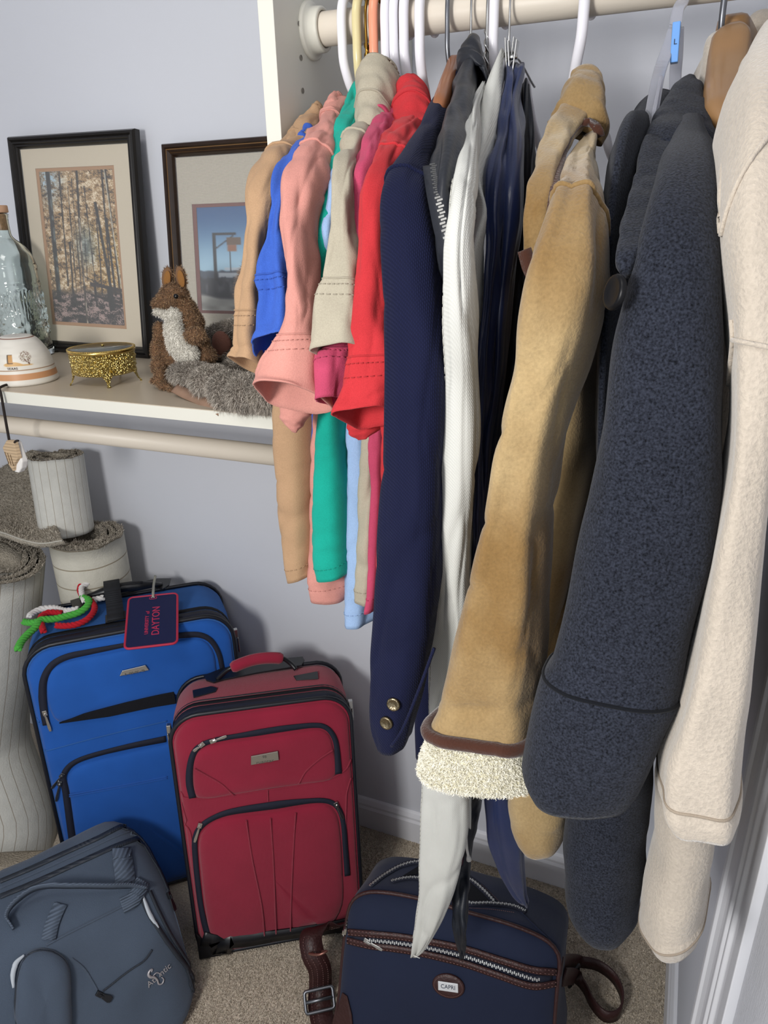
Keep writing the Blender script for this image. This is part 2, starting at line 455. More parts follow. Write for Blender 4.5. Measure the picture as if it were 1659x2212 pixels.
def stitch(tb, path, m, r=.00042, dash=.004, gap=.0022, name='stitching'):
    d = np.concatenate([[0], np.cumsum(np.linalg.norm(np.diff(path, axis=0), axis=1))]); parts = []
    s = 0
    while s+dash < d[-1]:
        q = [np.array([np.interp(x, d, path[:, i]) for i in range(3)]) for x in (s, s+dash/2, s+dash)]
        parts.append(sweep(q, r, 4)); s += dash+gap
    if parts:
        V, Fc = join(parts); return obj(name, V, Fc, m, tb.o, kind='stuff')
def seam(tb, path, m, r=.0011, name='seam'):
    V, Fc = sweep(path, r, 6); return obj(name, V, Fc, m, tb.o)

def tseam(tb, py):
    y = np.array([proj(c)[1] for c in tb.C]); return float(np.argmin(np.abs(y-py)))/(tb.k-1)

def darker(h, f):
    h = h.lstrip('#'); return '#'+''.join('%02x' % max(0, min(255, int(int(h[i:i+2], 16)*f))) for i in (0, 2, 4))

def shirt(label, color, sl, body, collar, hem_t=.9, seam_t=.86, sh_t=None, tilt=None, seed=1, fold=.002, wr=.003, cname=None, weave='noise',
          name='polo_shirt', cat='shirt', bdepth=.34, collar2=None, sk=None, bfold=.004, group=None):
    ms = cloth('cotton_'+cname, color, cvar=.10, kind=weave, **(dict(scale=420, bump=.4) if weave != 'noise' else {}))
    mt = cloth('thread_'+cname, darker(color, .95))
    t0 = np.mean([aty(s[0], s[1], s[4]) for s in sl[:1]], axis=0)
    root = thing(name, label, cat, t0, group)
    S = tube('sleeve', sl, ms, root, fold=fold, wr=wr*1.4, p=2.9, dk=.85, crease=.0018, seed=seed, cuff=[(seam_t, .0012)] if seam_t else None, k=110, wrv=9)
    if seam_t:
        seam(S, ringpath(S, seam_t-.004, 0, S.n, .0002), mt, .0009)
        stitch(S, ringpath(S, seam_t+.035, 0, S.n, .0006), mt)
        stitch(S, ringpath(S, seam_t+.010, 0, S.n, .0006), mt, dash=.003, gap=.0014)
    if sh_t: seam(S, ringpath(S, sh_t, S.n*.22, S.n*.80, .0004), ms, .0016, 'shoulder_seam')
    if body:
        Bd = tube('body', body, ms, root, anchor='front', p=3.4, fold=bfold, nf=6, wr=wr, crease=.0025, seed=seed+20, k=70, n=80)
        root2 = Bd
        stitch(Bd, ringpath(Bd, .95, 0, Bd.n, .0006), mt)
    if collar:
        Cc = tube('collar', collar, ms, root, fold=.0012, wr=.0025, seed=seed+40, k=40, p=2.2, open_end=True, open_top=True, th=.0022)
        stitch(Cc, ringpath(Cc, .06, 0, Cc.n, .0006), mt)
        seam(Cc, ringpath(Cc, .62, Cc.n*.2, Cc.n*.8, .0), mt, .0012, 'collar_seam')
    if collar2:
        tube('collar', collar2, ms, root, fold=.001, wr=.002, seed=seed+41, k=30, p=2.2, open_end=True, open_top=True, th=.0022)
    return S

# ---- eight short sleeved shirts, left to right
tan = shirt('tan short-sleeved shirt hanging leftmost, nearest the white side panel', ph(196, 160, 124, .74),
    [(668, 262, 712, 262, .83, .035), (626, 312, 690, 300, .78, .04), (577, 366, 652, 352, .71, .05), (556, 402, 628, 400, .67, .055), (546, 470, 600, 470, .65, .055),
     (530, 656, 582, 656, .64, .055), (522, 743, 578, 743, .635, .055), (513, 785, 574, 800, .63, .06, .028)],
    [(618, 640, 668, 640, .70, .30), (575, 880, 668, 880, .70, .32), (576, 960, 672, 960, .70, .32), (586, 1061, 674, 1061, .70, .32), (600, 1166, 676, 1166, .70, .32),
     (622, 1262, 678, 1245, .70, .33, .0)],
    [(688, 250, 702, 250, .83, .03), (640, 290, 676, 290, .80, .03), (607, 340, 660, 335, .742, .018)],
    seam_t=.845, sh_t=.35, seed=3, cname='tan')
blue = shirt('royal blue short-sleeved polo shirt hanging between the tan and the pink shirt', ph(68, 108, 205, .72),
    [(688, 284, 720, 284, .82, .03), (660, 318, 706, 312, .77, .035), (630, 360, 676, 352, .70, .045), (611, 400, 650, 398, .66, .05), (592, 497, 630, 497, .635, .052),
     (576, 600, 637, 590, .625, .055), (576, 664, 639, 660, .62, .055), (566, 720, 643, 715, .615, .06), (557, 765, 645, 742, .61, .06, .028)],
    [(678, 700, 690, 700, .72, .28), (676, 910, 688, 910, .72, .28), (684, 1060, 694, 1060, .72, .28), (688, 1180, 696, 1180, .72, .28)],
    [(676, 284, 692, 284, .815, .02), (656, 306, 680, 304, .775, .03), (642, 350, 668, 344, .735, .03)],
    seam_t=.80, seed=5, cname='blue', wr=.003)
pink = shirt('salmon pink short-sleeved shirt with a wide turned cuff, right of the blue polo', ph(226, 158, 146, .74),
    [(718, 240, 756, 240, .82, .035), (694, 285, 742, 280, .77, .04), (662, 330, 722, 322, .71, .05), (632, 420, 690, 405, .65, .055), (626, 525, 672, 520, .625, .055),
     (636, 624, 675, 620, .615, .055), (632, 699, 684, 699, .605, .056), (584, 770, 689, 765, .60, .06), (567, 805, 692, 823, .595, .066), (560, 853, 690, 864, .59, .074, .040)],
    [(690, 620, 720, 620, .70, .3), (672, 902, 735, 902, .70, .31), (664, 974, 738, 974, .70, .31), (658, 1161, 742, 1161, .70, .31), (657, 1240, 745, 1240, .7, .31),
     (666, 1296, 737, 1312, .70, .32)],
    [(726, 228, 744, 228, .82, .03), (704, 254, 742, 246, .80, .035), (684, 292, 738, 284, .757, .02)],
    seam_t=.85, sh_t=.36, seed=9, cname='pink', wr=.0035)
teal = shirt('teal green short-sleeved shirt with a long hem showing below the pink cuff', ph(30, 172, 152, .85),
    [(764, 202, 790, 202, .83, .03), (742, 260, 786, 256, .78, .035), (716, 350, 768, 340, .72, .045), (690, 425, 740, 420, .69, .05), (676, 500, 728, 500, .67, .05),
     (676, 600, 722, 600, .66, .05), (683, 700, 722, 700, .65, .05), (676, 800, 718, 800, .675, .035), (660, 868, 692, 875, .69, .03, .012)],
    [(712, 620, 742, 620, .69, .3), (690, 890, 740, 890, .69, .31), (673, 1012, 751, 1000, .69, .31), (664, 1161, 764, 1123, .69, .31), (664, 1220, 767, 1200, .69, .31),
     (668, 1262, 766, 1245, .69, .32)],
    None, seam_t=.93, seed=12, cname='teal', wr=.003, bfold=.005)
lblue = shirt('pale blue shirt mostly hidden between the teal and the stone shirt', ph(168, 198, 238, .8),
    [(786, 330, 800, 330, .80, .03), (760, 350, 790, 345, .76, .035), (735, 372, 775, 368, .71, .04), (712, 422, 752, 420, .68, .045), (708, 560, 740, 560, .665, .045), (706, 700, 738, 700, .66, .045, .01)],
    [(732, 660, 752, 660, .70, .3), (742, 890, 792, 890, .70, .31), (750, 1024, 800, 1024, .70, .31), (744, 1180, 806, 1180, .70, .31), (737, 1300, 808, 1300, .70, .31),
     (740, 1358, 800, 1362, .70, .32)],
    None, seam_t=None, seed=15, cname='paleblue', wr=.003, name='shirt')
stone = shirt('stone beige short-sleeved shirt with a tall stand-up collar', ph(195, 186, 165, .74),
    [(800, 262, 856, 262, .83, .035), (776, 300, 832, 290, .78, .045), (744, 345, 800, 335, .71, .05), (732, 400, 776, 398, .65, .055), (731, 450, 773, 450, .63, .055),
     (719, 574, 781, 574, .61, .055), (706, 661, 788, 661, .60, .056), (699, 711, 793, 699, .595, .06), (690, 772, 796, 758, .59, .064, .022)],
    [(770, 640, 800, 640, .69, .3), (778, 930, 812, 930, .69, .3), (769, 1099, 810, 1099, .69, .3), (764, 1235, 808, 1223, .69, .3), (757, 1306, 803, 1311, .69, .31)],
    [(806, 157, 862, 160, .815, .05), (785, 178, 866, 172, .81, .062), (770, 220, 852, 215, .785, .06), (766, 262, 828, 256, .76, .03), (764, 286, 816, 278, .745, .012)],
    seam_t=.83, sh_t=.34, seed=18, cname='stone', wr=.0035)
tube('sleeve', [(612, 830, 676, 835, .66, .03), (606, 880, 670, 892, .655, .03), (616, 912, 655, 916, .652, .024), (632, 933, 641, 935, .65, .006)], bpy.data.materials['cotton_pink'], pink.parent, seed=301, k=30, wr=.002, open_end=False)
rose = shirt('raspberry pink short-sleeved shirt between the stone and the red shirt', ph(204, 80, 112, .78),
    [(848, 232, 880, 228, .83, .03), (826, 275, 866, 270, .78, .04), (786, 330, 840, 318, .71, .05), (772, 395, 822, 385, .66, .05), (768, 480, 812, 480, .64, .05),
     (765, 600, 800, 600, .625, .05), (740, 700, 790, 700, .615, .05), (700, 770, 765, 765, .61, .055), (694, 800, 762, 785, .605, .058), (688, 872, 756, 860, .60, .06, .016)],
    [(800, 640, 822, 640, .68, .3), (800, 930, 832, 930, .68, .3), (802, 1100, 830, 1100, .68, .3), (800, 1230, 824, 1230, .68, .3), (799, 1324, 814, 1324, .68, .31)],
    [(842, 224, 880, 220, .825, .035), (820, 252, 872, 244, .81, .05), (808, 296, 852, 284, .77, .055)],
    seam_t=.88, seed=21, cname='rose', wr=.003)
red = shirt('bright red short-sleeved shirt hanging against the navy blazer', ph(214, 60, 66, .72),
    [(872, 250, 936, 250, .82, .035), (850, 285, 918, 280, .77, .045), (826, 335, 900, 325, .70, .05), (818, 385, 876, 372, .65, .055), (806, 482, 856, 470, .62, .055),
     (790, 600, 850, 595, .605, .056), (778, 700, 850, 695, .595, .058), (764, 790, 850, 785, .585, .06), (757, 856, 848, 845, .58, .064), (749, 910, 846, 892, .575, .07, .028)],
    [(822, 640, 846, 640, .64, .3), (832, 930, 862, 930, .61, .3), (825, 1130, 858, 1130, .61, .3), (819, 1280, 850, 1280, .61, .3), (816, 1362, 850, 1366, .61, .31)],
    [(876, 198, 918, 196, .82, .045), (858, 222, 930, 214, .81, .055), (850, 256, 928, 246, .775, .035), (846, 280, 924, 266, .755, .014)],
    seam_t=.875, sh_t=.40, seed=24, cname='red', wr=.0045)

tube('sleeve', [(756, 860, 846, 860, .63, .03), (752, 912, 842, 900, .625, .03), (758, 936, 822, 924, .622, .024), (774, 951, 790, 949, .62, .006)], bpy.data.materials['cotton_red'], red.parent, seed=302, k=30, wr=.002, open_end=False)

# ---- navy blazer
M_navy = cloth('navy_twill', '#171b37', kind='weave', scale=190, bump=.5, cvar=.28, dist=.0008, sheen=.04, rough=.8)
M_brass = mat('dark_brass', '#857860', rough=.3, metal=1, bump=.4, scale=300)
nb = thing('navy_blazer', 'navy blue twill blazer with two metal cuff buttons on a wooden hanger', 'blazer', aty(905, 330, .72))
NB = tube('sleeve', [(972, 205, 1004, 205, .81, .03), (938, 240, 985, 238, .76, .045), (908, 320, 960, 312, .67, .06), (872, 400, 945, 385, .60, .075), (838, 470, 938, 455, .56, .085),
      (838, 560, 955, 545, .55, .09), (844, 700, 968, 700, .545, .09), (845, 847, 970, 830, .54, .09), (828, 1132, 960, 1100, .535, .088), (815, 1340, 946, 1290, .53, .08), (807, 1476, 925, 1430, .525, .075),
      (811, 1560, 900, 1540, .52, .07), (824, 1600, 884, 1600, .52, .065, .006)], M_navy, nb, seed=31, fold=.0015, wr=.0022, k=150, p=2.9, dk=.7, crease=.0015)
seam(NB, ringpath(NB, tseam(NB, 440), NB.n*.2, NB.n*.8, .0003), M_navy, .0018, 'shoulder_seam')
tube('body', [(960, 620, 985, 620, .66, .34), (945, 1000, 985, 1000, .66, .36), (905, 1400, 960, 1400, .66, .38), (890, 1560, 960, 1560, .66, .38), (893, 1640, 960, 1655, .66, .38)],
     M_navy, nb, anchor='front', p=3.2, fold=.004, seed=33, k=60)
tube('collar', [(985, 195, 1010, 195, .84, .04), (965, 215, 1005, 215, .80, .05), (950, 260, 1000, 255, .77, .05)], M_navy, nb, seed=34, k=24, th=.003)
vent = np.array([aty(938, 1400, .4865), aty(905, 1490, .480), aty(870, 1575, .4745), aty(846, 1612, .474)])
seam(NB, catmull(vent, 30), M_navy, .0016, 'vent_edge')
def button(parent, c, n, r, m, name='button', th=.003):
    n = unit(n); a = unit(np.cross(n, [0.1, 0.2, 1])); b = np.cross(n, a)
    prof = [(.001, th*.8), (r*.55, th*.8), (r*.75, th*1.05), (r*.92, th), (r, th*.5), (r*.96, 0)]
    V = []
    for q, h in prof:
        for j in range(24):
            t = 2*math.pi*j/24; V.append(np.array(c)+a*q*math.cos(t)+b*q*math.sin(t)+n*h)
    return obj(name, V, grid_faces(len(prof), 24)+[tuple(range(24))[::-1]], m, parent)
def surf(tb, px, py):
    """nearest point of a tube's front surface along a viewing direction, with its normal"""
    d = unit(ray(px, py)); Q = tb.P.reshape(-1, 3)-CAM; a = Q@d; dist = np.linalg.norm(Q-a[:, None]*d, axis=1)
    Nn = tb.N.reshape(-1, 3); dist = dist+(Nn@d > 0)*1.0
    i = np.argmin(dist); n = Nn[i]; p = Q[i]+CAM
    return CAM+d*(np.dot(p-CAM, n)/np.dot(d, n)) if abs(np.dot(d, n)) > .2 else p, n
for px, py in ((851, 1520), (836, 1560)):
    p, n = surf(NB, px, py); button(nb, p, n, .0065, M_brass)

# ---- black leather jacket with a zip
M_leather = mat('black_leather', '#24262c', rough=.42, bump=.25, scale=260, kind='voronoi', var=.1, vscale=12, spec=.45, dist=.0006)
M_zip = mat('zip_teeth', '#8f8f8d', rough=.45, metal=1)
lj = thing('leather_jacket', 'black leather jacket with a metal zip, squeezed beside the navy blazer', 'jacket', aty(1000, 200, .8))
LJ = tube('front', [(1003, 150, 1040, 150, .80, .03), (981, 200, 1030, 198, .75, .03), (961, 294, 1015, 290, .655, .03), (938, 345, 1000, 345, .59, .03), (932, 400, 990, 400, .56, .03),
      (936, 470, 985, 470, .545, .03), (945, 530, 985, 530, .54, .03), (957, 590, 990, 590, .545, .03), (976, 640, 996, 640, .62, .03), (980, 760, 996, 760, .68, .03)], M_leather, lj, seed=41, fold=.002, wr=.004, k=100, wrv=10)
tube('collar', [(1012, 96, 1034, 102, .825, .02), (1000, 112, 1043, 122, .81, .03), (988, 132, 1048, 152, .80, .035), (990, 146, 1050, 182, .79, .035), (1004, 158, 1050, 205, .785, .03)], M_leather, lj, seed=42, k=30, fold=.001, wr=.002, th=.0025)
def zip_teeth(parent, path, side, w=.0055, pitch=.0032, m=None, name='zip_teeth', tape=None, tape_w=.012):
    path = np.asarray(path, float)
    d = np.concatenate([[0], np.cumsum(np.linalg.norm(np.diff(path, axis=0), axis=1))]); parts = []
    nrm = None
    for i, s in enumerate(np.arange(0, d[-1], pitch)):
        q = np.array([np.interp(s, d, path[:, k]) for k in range(3)]); q2 = np.array([np.interp(min(s+.001, d[-1]), d, path[:, k]) for k in range(3)])
        q0 = np.array([np.interp(max(s-.001, 0), d, path[:, k]) for k in range(3)])
        t = unit(q2-q0); sd = np.array(side); sd = unit(sd-t*np.dot(sd, t)); nn = np.cross(t, sd)
        parts.append(boxv(q+sd*(w*.12 if i % 2 else -w*.12), (pitch*.62, w*.75, .0016), np.stack([t, sd, nn], axis=1)))
    V, Fc = join(parts); o = obj(name, V, Fc, m or M_zip, parent, smooth=False, kind='stuff')
    if tape is not None:
        V, Fc = strip(path, side, tape_w, .0008); obj('zip_tape', V, Fc, tape, parent)
    return o
zp = [aty(*q) for q in ((936, 356, .566), (940, 385, .552), (946, 420, .537), (953, 455, .530), (959, 485, .525), (966, 515, .522), (970, 545, .520), (976, 590, .526))]
zip_teeth(lj, catmull(zp, 40), (1, 0, -.1), w=.0055, pitch=.0026, tape=M_leather, tape_w=.016)

# ---- two long white garments, one garment's panels folded over its hanger
M_whitec = cloth('white_cotton', '#cfcfc9', kind='weave', scale=240, bump=.35, cvar=.10, dist=.0006, var=.03)
M_whitet = cloth('white_thread', '#bcbab2')
wt = thing('white_trousers', 'long off-white cotton garment hanging furthest down, its pointed end over the navy bag', 'trousers', aty(1010, 240, .78))
W1 = tube('front_leg', [(1034, 200, 1052, 200, .78, .02), (1010, 245, 1042, 243, .72, .024), (998, 330, 1036, 325, .62, .028), (981, 420, 1030, 415, .545, .03), (972, 470, 1026, 470, .525, .032), (963, 545, 1024, 545, .515, .034),
      (964, 685, 1028, 685, .52, .036), (968, 827, 1030, 820, .54, .036), (962, 980, 1030, 980, .545, .036), (955, 1132, 1026, 1120, .55, .036), (941, 1270, 1018, 1266, .56, .04), (931, 1469, 1020, 1469, .585, .04),
      (921, 1670, 1021, 1667, .61, .04), (915, 1800, 1010, 1800, .62, .04), (911, 1905, 990, 1905, .63, .036), (902, 1994, 955, 1990, .64, .03), (893, 2050, 916, 2052, .645, .016), (889, 2066, 899, 2068, .647, .006)],
      M_whitec, wt, seed=51, fold=.0022, wr=.0025, crease=.003, k=180, wrv=14, p=2.6, nf=4, open_end=False)
stitch(W1, colpath(W1, W1.n*.30, .10, .93, 150, .0004), M_whitet, dash=.006)
seam(W1, colpath(W1, W1.n*.285, .08, .95, 150, 0.0), M_whitec, .0012, 'side_seam')
W2 = tube('rear_leg', [(1078, 125, 1093, 126, .81, .02), (1064, 160, 1090, 160, .79, .024), (1050, 200, 1084, 205, .77, .028), (1030, 293, 1070, 300, .72, .032), (1024, 400, 1050, 400, .67, .035), (1022, 460, 1046, 480, .65, .036),
      (1020, 522, 1044, 540, .635, .036), (1020, 690, 1034, 700, .63, .036), (1020, 900, 1031, 900, .63, .034), (1016, 1250, 1024, 1250, .64, .03), (1012, 1500, 1020, 1500, .65, .028), (1008, 1700, 1018, 1700, .66, .02), (1010, 1780, 1016, 1784, .665, .01)],
      M_whitec, wt, seed=52, fold=.0015, wr=.002, k=130, wrv=12)
stitch(W2, colpath(W2, W2.n*.32, .06, .6, 80, .0005), M_whitet, dash=.005)
M_cord = cloth('white_cord', '#d8d6d0')
V, Fc = sweep(catmull([aty(1008, 1770, .68), aty(1007, 1805, .68), aty(1009, 1835, .68), aty(1012, 1850, .68)], 20), .0018, 8); obj('drawstring', V, Fc, M_cord, wt)
V, Fc = sweep([aty(1012, 1848, .68), aty(1013, 1858, .68)], [.0022, .0036], 8); obj('cord_tip', V, Fc, M_cord, wt)
V, Fc = join([sweep([aty(893, 2064, .643), aty(901+6*i, 2066+4*i, .643)], .0006, 5) for i in (-1, 0, 1)]); obj('loose_threads', V, Fc, M_cord, wt)

# ---- navy satin garment on a clip hanger
M_satin = mat('navy_satin', '#19254a', rough=.36, spec=.5, sheen=.1, bump=.12, scale=700, stretch=(1, 1, .05), var=.12, vscale=18)
M_satin2 = mat('dark_satin', '#10151f', rough=.42, spec=.4, bump=.1, scale=600, var=.1, vscale=18)
ns = thing('satin_trousers', 'shiny navy satin garment hanging in long pleats from a clip hanger', 'trousers', aty(1095, 180, .8))
for i, (mm, st) in enumerate([
    (M_satin, [(1092, 142, 1112, 144, .81, .02), (1086, 190, 1112, 195, .78, .025), (1072, 310, 1106, 310, .72, .03), (1048, 395, 1092, 395, .67, .034), (1046, 470, 1086, 470, .65, .034), (1056, 530, 1084, 530, .64, .03),
               (1050, 640, 1074, 640, .635, .03), (1036, 790, 1062, 790, .63, .03), (1031, 950, 1052, 950, .63, .03), (1030, 1080, 1046, 1080, .63, .028), (1024, 1200, 1040, 1200, .635, .025), (1016, 1400, 1034, 1400, .64, .024)]),
    (M_satin, [(1108, 150, 1126, 165, .80, .02), (1104, 250, 1130, 240, .76, .025), (1098, 330, 1132, 330, .71, .03), (1088, 420, 1130, 420, .67, .034), (1084, 500, 1126, 500, .66, .034), (1078, 600, 1112, 600, .65, .03),
               (1068, 720, 1100, 720, .645, .03), (1060, 850, 1086, 850, .64, .03), (1046, 1000, 1068, 1000, .64, .03), (1040, 1150, 1056, 1150, .645, .028), (1040, 1400, 1064, 1400, .65, .028), (1044, 1600, 1092, 1600, .66, .03),
               (1050, 1700, 1104, 1700, .665, .03), (1058, 1800, 1126, 1790, .67, .03), (1078, 1877, 1130, 1860, .675, .026), (1108, 1925, 1134, 1920, .68, .016), (1134, 1952, 1141, 1955, .682, .005)]),
    (M_satin2, [(1122, 190, 1138, 205, .81, .025), (1122, 300, 1158, 310, .78, .03), (1120, 480, 1156, 480, .75, .05), (1100, 700, 1140, 700, .74, .06), (1082, 900, 1122, 900, .74, .06), (1062, 1100, 1100, 1100, .74, .05), (1040, 1300, 1090, 1300, .74, .05), (1030, 1500, 1070, 1500, .74, .04)]),
    (M_satin2, [(1020, 1500, 1040, 1500, .70, .03), (1012, 1640, 1046, 1640, .70, .03), (1006, 1760, 1036, 1745, .70, .03), (1002, 1860, 1012, 1860, .69, .025), (978, 1940, 1008, 1935, .66, .022), (985, 2010, 1006, 2000, .64, .016), (997, 2070, 1002, 2072, .636, .005)]),
    ]):
    tube('pleat', st, mm, ns, seed=60+i, fold=.0028, wr=.003, k=130, wrv=16, nf=6, open_end=False, fold0=.5)
M_greysat = mat('grey_lining', '#8f97a3', rough=.4, sheen=.3, bump=.1, scale=300)
tube('lining', [(1018, 1600, 1052, 1600, .72, .02), (1016, 1670, 1048, 1668, .72, .02), (1014, 1730, 1034, 1725, .72, .016), (1013, 1785, 1018, 1786, .72, .006)], M_greysat, ns, seed=66, fold=.001, wr=.002, k=40, open_end=False)
tube('rear_flap', [(1028, 1690, 1046, 1690, .80, .02), (1020, 1740, 1040, 1735, .80, .02), (1016, 1770, 1036, 1758, .80, .02), (1014, 1792, 1020, 1790, .80, .01)], M_satin2, ns, seed=67, k=30, open_end=False)

# ---- tan suede coat with brown trim and a pile cuff
M_suede = mat('tan_suede', ph(200, 173, 126, .70), rough=.95, bump=.55, scale=420, color2=ph(150, 118, 72, .68), vscale=7, sheen=.3, spec=.1, dist=.0012, cvar=.12)
M_suede_br = mat('brown_suede', '#45291f', rough=.95, bump=.4, scale=500, var=.12, vscale=40, sheen=.4, spec=.1)
M_pile = mat('cream_pile', '#ddd7bb', rough=1.0, bump=1.0, scale=330, var=.05, vscale=60, sheen=.3, spec=.05, dist=.003)
tc_ = thing('suede_coat', 'tan suede coat with brown piping and cream pile cuff, on a white plastic hanger', 'coat', aty(1240, 300, .72))
TS = tube('sleeve', [(1250, 250, 1290, 252, .80, .02), (1252, 275, 1288, 276, .78, .03), (1252, 300, 1286, 300, .76, .04), (1236, 345, 1290, 345, .70, .055), (1212, 420, 1296, 410, .61, .075), (1192, 488, 1304, 480, .545, .09), (1170, 560, 1306, 560, .53, .10), (1150, 640, 1306, 640, .52, .105), (1128, 780, 1262, 780, .515, .105),
      (1108, 870, 1228, 870, .51, .105), (1076, 1035, 1196, 1000, .505, .105), (1050, 1140, 1182, 1132, .50, .105), (1010, 1300, 1177, 1290, .495, .105), (986, 1391, 1176, 1385, .49, .105), (962, 1475, 1171, 1470, .487, .108),
      (948, 1535, 1163, 1562, .484, .112), (945, 1552, 1158, 1588, .483, .114, .004)], M_suede, tc_, seed=71, fold=.0030, wr=.004, k=150, p=2.7, dk=.72, crease=.0025, th=.003, wrv=8, nf=5)
seam(TS, ringpath(TS, tseam(TS, 482), TS.n*.2, TS.n*.8, .0004), M_suede, .0022, 'shoulder_seam')
V, Fc = sweep(ringpath(TS, .992, 0, TS.n-1, .0025), .0055, 10, closed=True); obj('cuff_piping', V, Fc, M_suede_br, tc_, label='dark brown piping round the cuff')
PC = tube('cuff', [(941, 1548, 1160, 1590, .482, .116), (930, 1590, 1163, 1625, .480, .120), (921, 1625, 1165, 1655, .479, .122), (922, 1642, 1163, 1676, .478, .12, .004)], M_pile, tc_, seed=72, fold=.0012, wr=.0015, k=40, th=.004, n=90, p=2.7, dk=.72, label='cream pile cuff')
TB = tube('body', [(1190, 470, 1296, 470, .66, .30), (1140, 600, 1300, 600, .635, .34), (1118, 760, 1302, 760, .625, .36), (1084, 896, 1301, 896, .62, .36), (1066, 961, 1300, 961, .61, .36), (1070, 1030, 1292, 1030, .605, .36), (1080, 1132, 1274, 1132, .60, .36),
      (1090, 1250, 1248, 1250, .60, .36), (1100, 1400, 1216, 1400, .60, .36), (1104, 1540, 1196, 1540, .60, .34)], M_suede, tc_, seed=73, anchor='front', p=2.6, fold=.007, nf=6, wr=.003, k=80, n=90, fold0=.5)
tube('sleeve', [(1150, 1300, 1230, 1300, .64, .08), (1122, 1500, 1228, 1500, .63, .085), (1108, 1650, 1230, 1650, .62, .085), (1108, 1752, 1229, 1752, .615, .085), (1122, 1792, 1222, 1790, .61, .08), (1148, 1815, 1206, 1810, .61, .06), (1168, 1824, 1192, 1822, .61, .02)], M_suede, tc_, seed=74, fold=.002, wr=.003, k=60, th=.003, open_end=False)
# collar and the long turned lapel with its brown band
TC = tube('collar', [(1252, 174, 1284, 178, .80, .02), (1226, 190, 1298, 194, .775, .035), (1206, 218, 1305, 232, .745, .045), (1192, 250, 1309, 272, .735, .03), (1186, 270, 1297, 308, .728, .014)], M_suede, tc_, seed=75, k=50, fold=.001, wr=.003, th=.004, p=2.8)
LP = tube('lapel', [(1214, 205, 1290, 215, .755, .02), (1200, 236, 1280, 250, .735, .02), (1180, 275, 1244, 292, .70, .018), (1162, 330, 1222, 335, .65, .018), (1149, 385, 1208, 385, .61, .018), (1139, 457, 1197, 457, .585, .018), (1136, 530, 1182, 530, .58, .018), (1142, 580, 1166, 590, .59, .012), (1152, 612, 1160, 616, .60, .006)], M_suede, tc_, seed=76, fold=.001, wr=.003, k=70, open_end=False, p=3.4)
bandp = [(1297, 296, .714), (1290, 276, .712), (1272, 264, .714), (1252, 267, .712), (1232, 288, .69), (1216, 325, .646), (1204, 380, .600), (1194, 440, .573), (1186, 500, .560), (1178, 525, .560)]
V, Fc = strip(catmull([aty(*q) for q in bandp], 50), (1, 0, -.3), .0075, .0016); obj('lapel_band', V, Fc, M_suede_br, tc_, label='dark brown band along the lapel')
bandq = [(1133, 540, .555), (1142, 575, .552), (1152, 600, .55), (1149, 626, .548)]
V, Fc = strip(catmull([aty(*q) for q in bandq], 24), (1, 0, .2), .010, .002); obj('front_band', V, Fc, M_suede_br, tc_)
tube('inner_front', [(1140, 540, 1180, 540, .62, .03), (1136, 700, 1164, 700, .62, .03), (1126, 800, 1140, 800, .62, .03)], M_suede, tc_, seed=77, k=30)

# ---- charcoal wool coat
M_char = mat('charcoal_wool', ph(56, 60, 71, .50), rough=1.0, bump=.6, scale=650, cvar=.85, sheen=.08, spec=.08, dist=.0012, var=.08, vscale=10)
cc = thing('wool_coat', 'charcoal grey wool coat with a black button, on a clear plastic hanger', 'coat', aty(1440, 300, .7))
CS = tube('sleeve', [(1462, 262, 1520, 262, .77, .03), (1446, 320, 1526, 318, .70, .05), (1430, 385, 1535, 382, .635, .065), (1408, 450, 1544, 448, .575, .078), (1384, 530, 1551, 526, .53, .086), (1358, 620, 1557, 618, .505, .09), (1330, 720, 1560, 720, .495, .09), (1312, 830, 1561, 830, .488, .09), (1298, 930, 1560, 930, .482, .09),
      (1280, 1050, 1554, 1050, .476, .09), (1260, 1150, 1542, 1150, .47, .09), (1232, 1300, 1512, 1290, .463, .09), (1203, 1410, 1470, 1470, .457, .092), (1190, 1432, 1462, 1494, .455, .094), (1168, 1510, 1440, 1545, .452, .096), (1147, 1610, 1412, 1618, .448, .096), (1143, 1646, 1384, 1672, .446, .094), (1156, 1682, 1362, 1706, .445, .088, .012)],
      M_char, cc, seed=81, fold=.0016, wr=.0028, k=150, th=.004, p=3.0, nf=4, cuff=[(.858, .0018)])
seam(CS, ringpath(CS, .856, 0, CS.n, .0), cloth('charcoal_seam', '#14161b'), .0014, 'cuff_seam')
CB = tube('body', [(1395, 330, 1530, 330, .72, .24), (1350, 430, 1548, 430, .68, .32), (1322, 600, 1556, 600, .64, .38), (1310, 800, 1558, 800, .62, .40), (1300, 950, 1556, 950, .61, .40), (1285, 1150, 1540, 1150, .60, .42), (1262, 1400, 1460, 1400, .60, .42), (1244, 1600, 1416, 1600, .60, .42), (1235, 1764, 1400, 1764, .60, .40), (1240, 1860, 1392, 1860, .60, .36)],
      M_char, cc, seed=82, anchor='front', p=2.8, fold=.004, wr=.002, k=90, n=90, th=.004)
tube('sleeve', [(1260, 1500, 1410, 1500, .575, .10), (1240, 1640, 1408, 1640, .57, .10), (1228, 1760, 1400, 1760, .565, .10), (1222, 1864, 1390, 1864, .56, .10), (1230, 1930, 1382, 1932, .557, .10), (1256, 1968, 1374, 1968, .555, .09), (1292, 1994, 1340, 1990, .555, .05), (1306, 2002, 1318, 2001, .555, .01)], M_char, cc, seed=83, fold=.0015, wr=.002, k=70, th=.004, open_end=False)
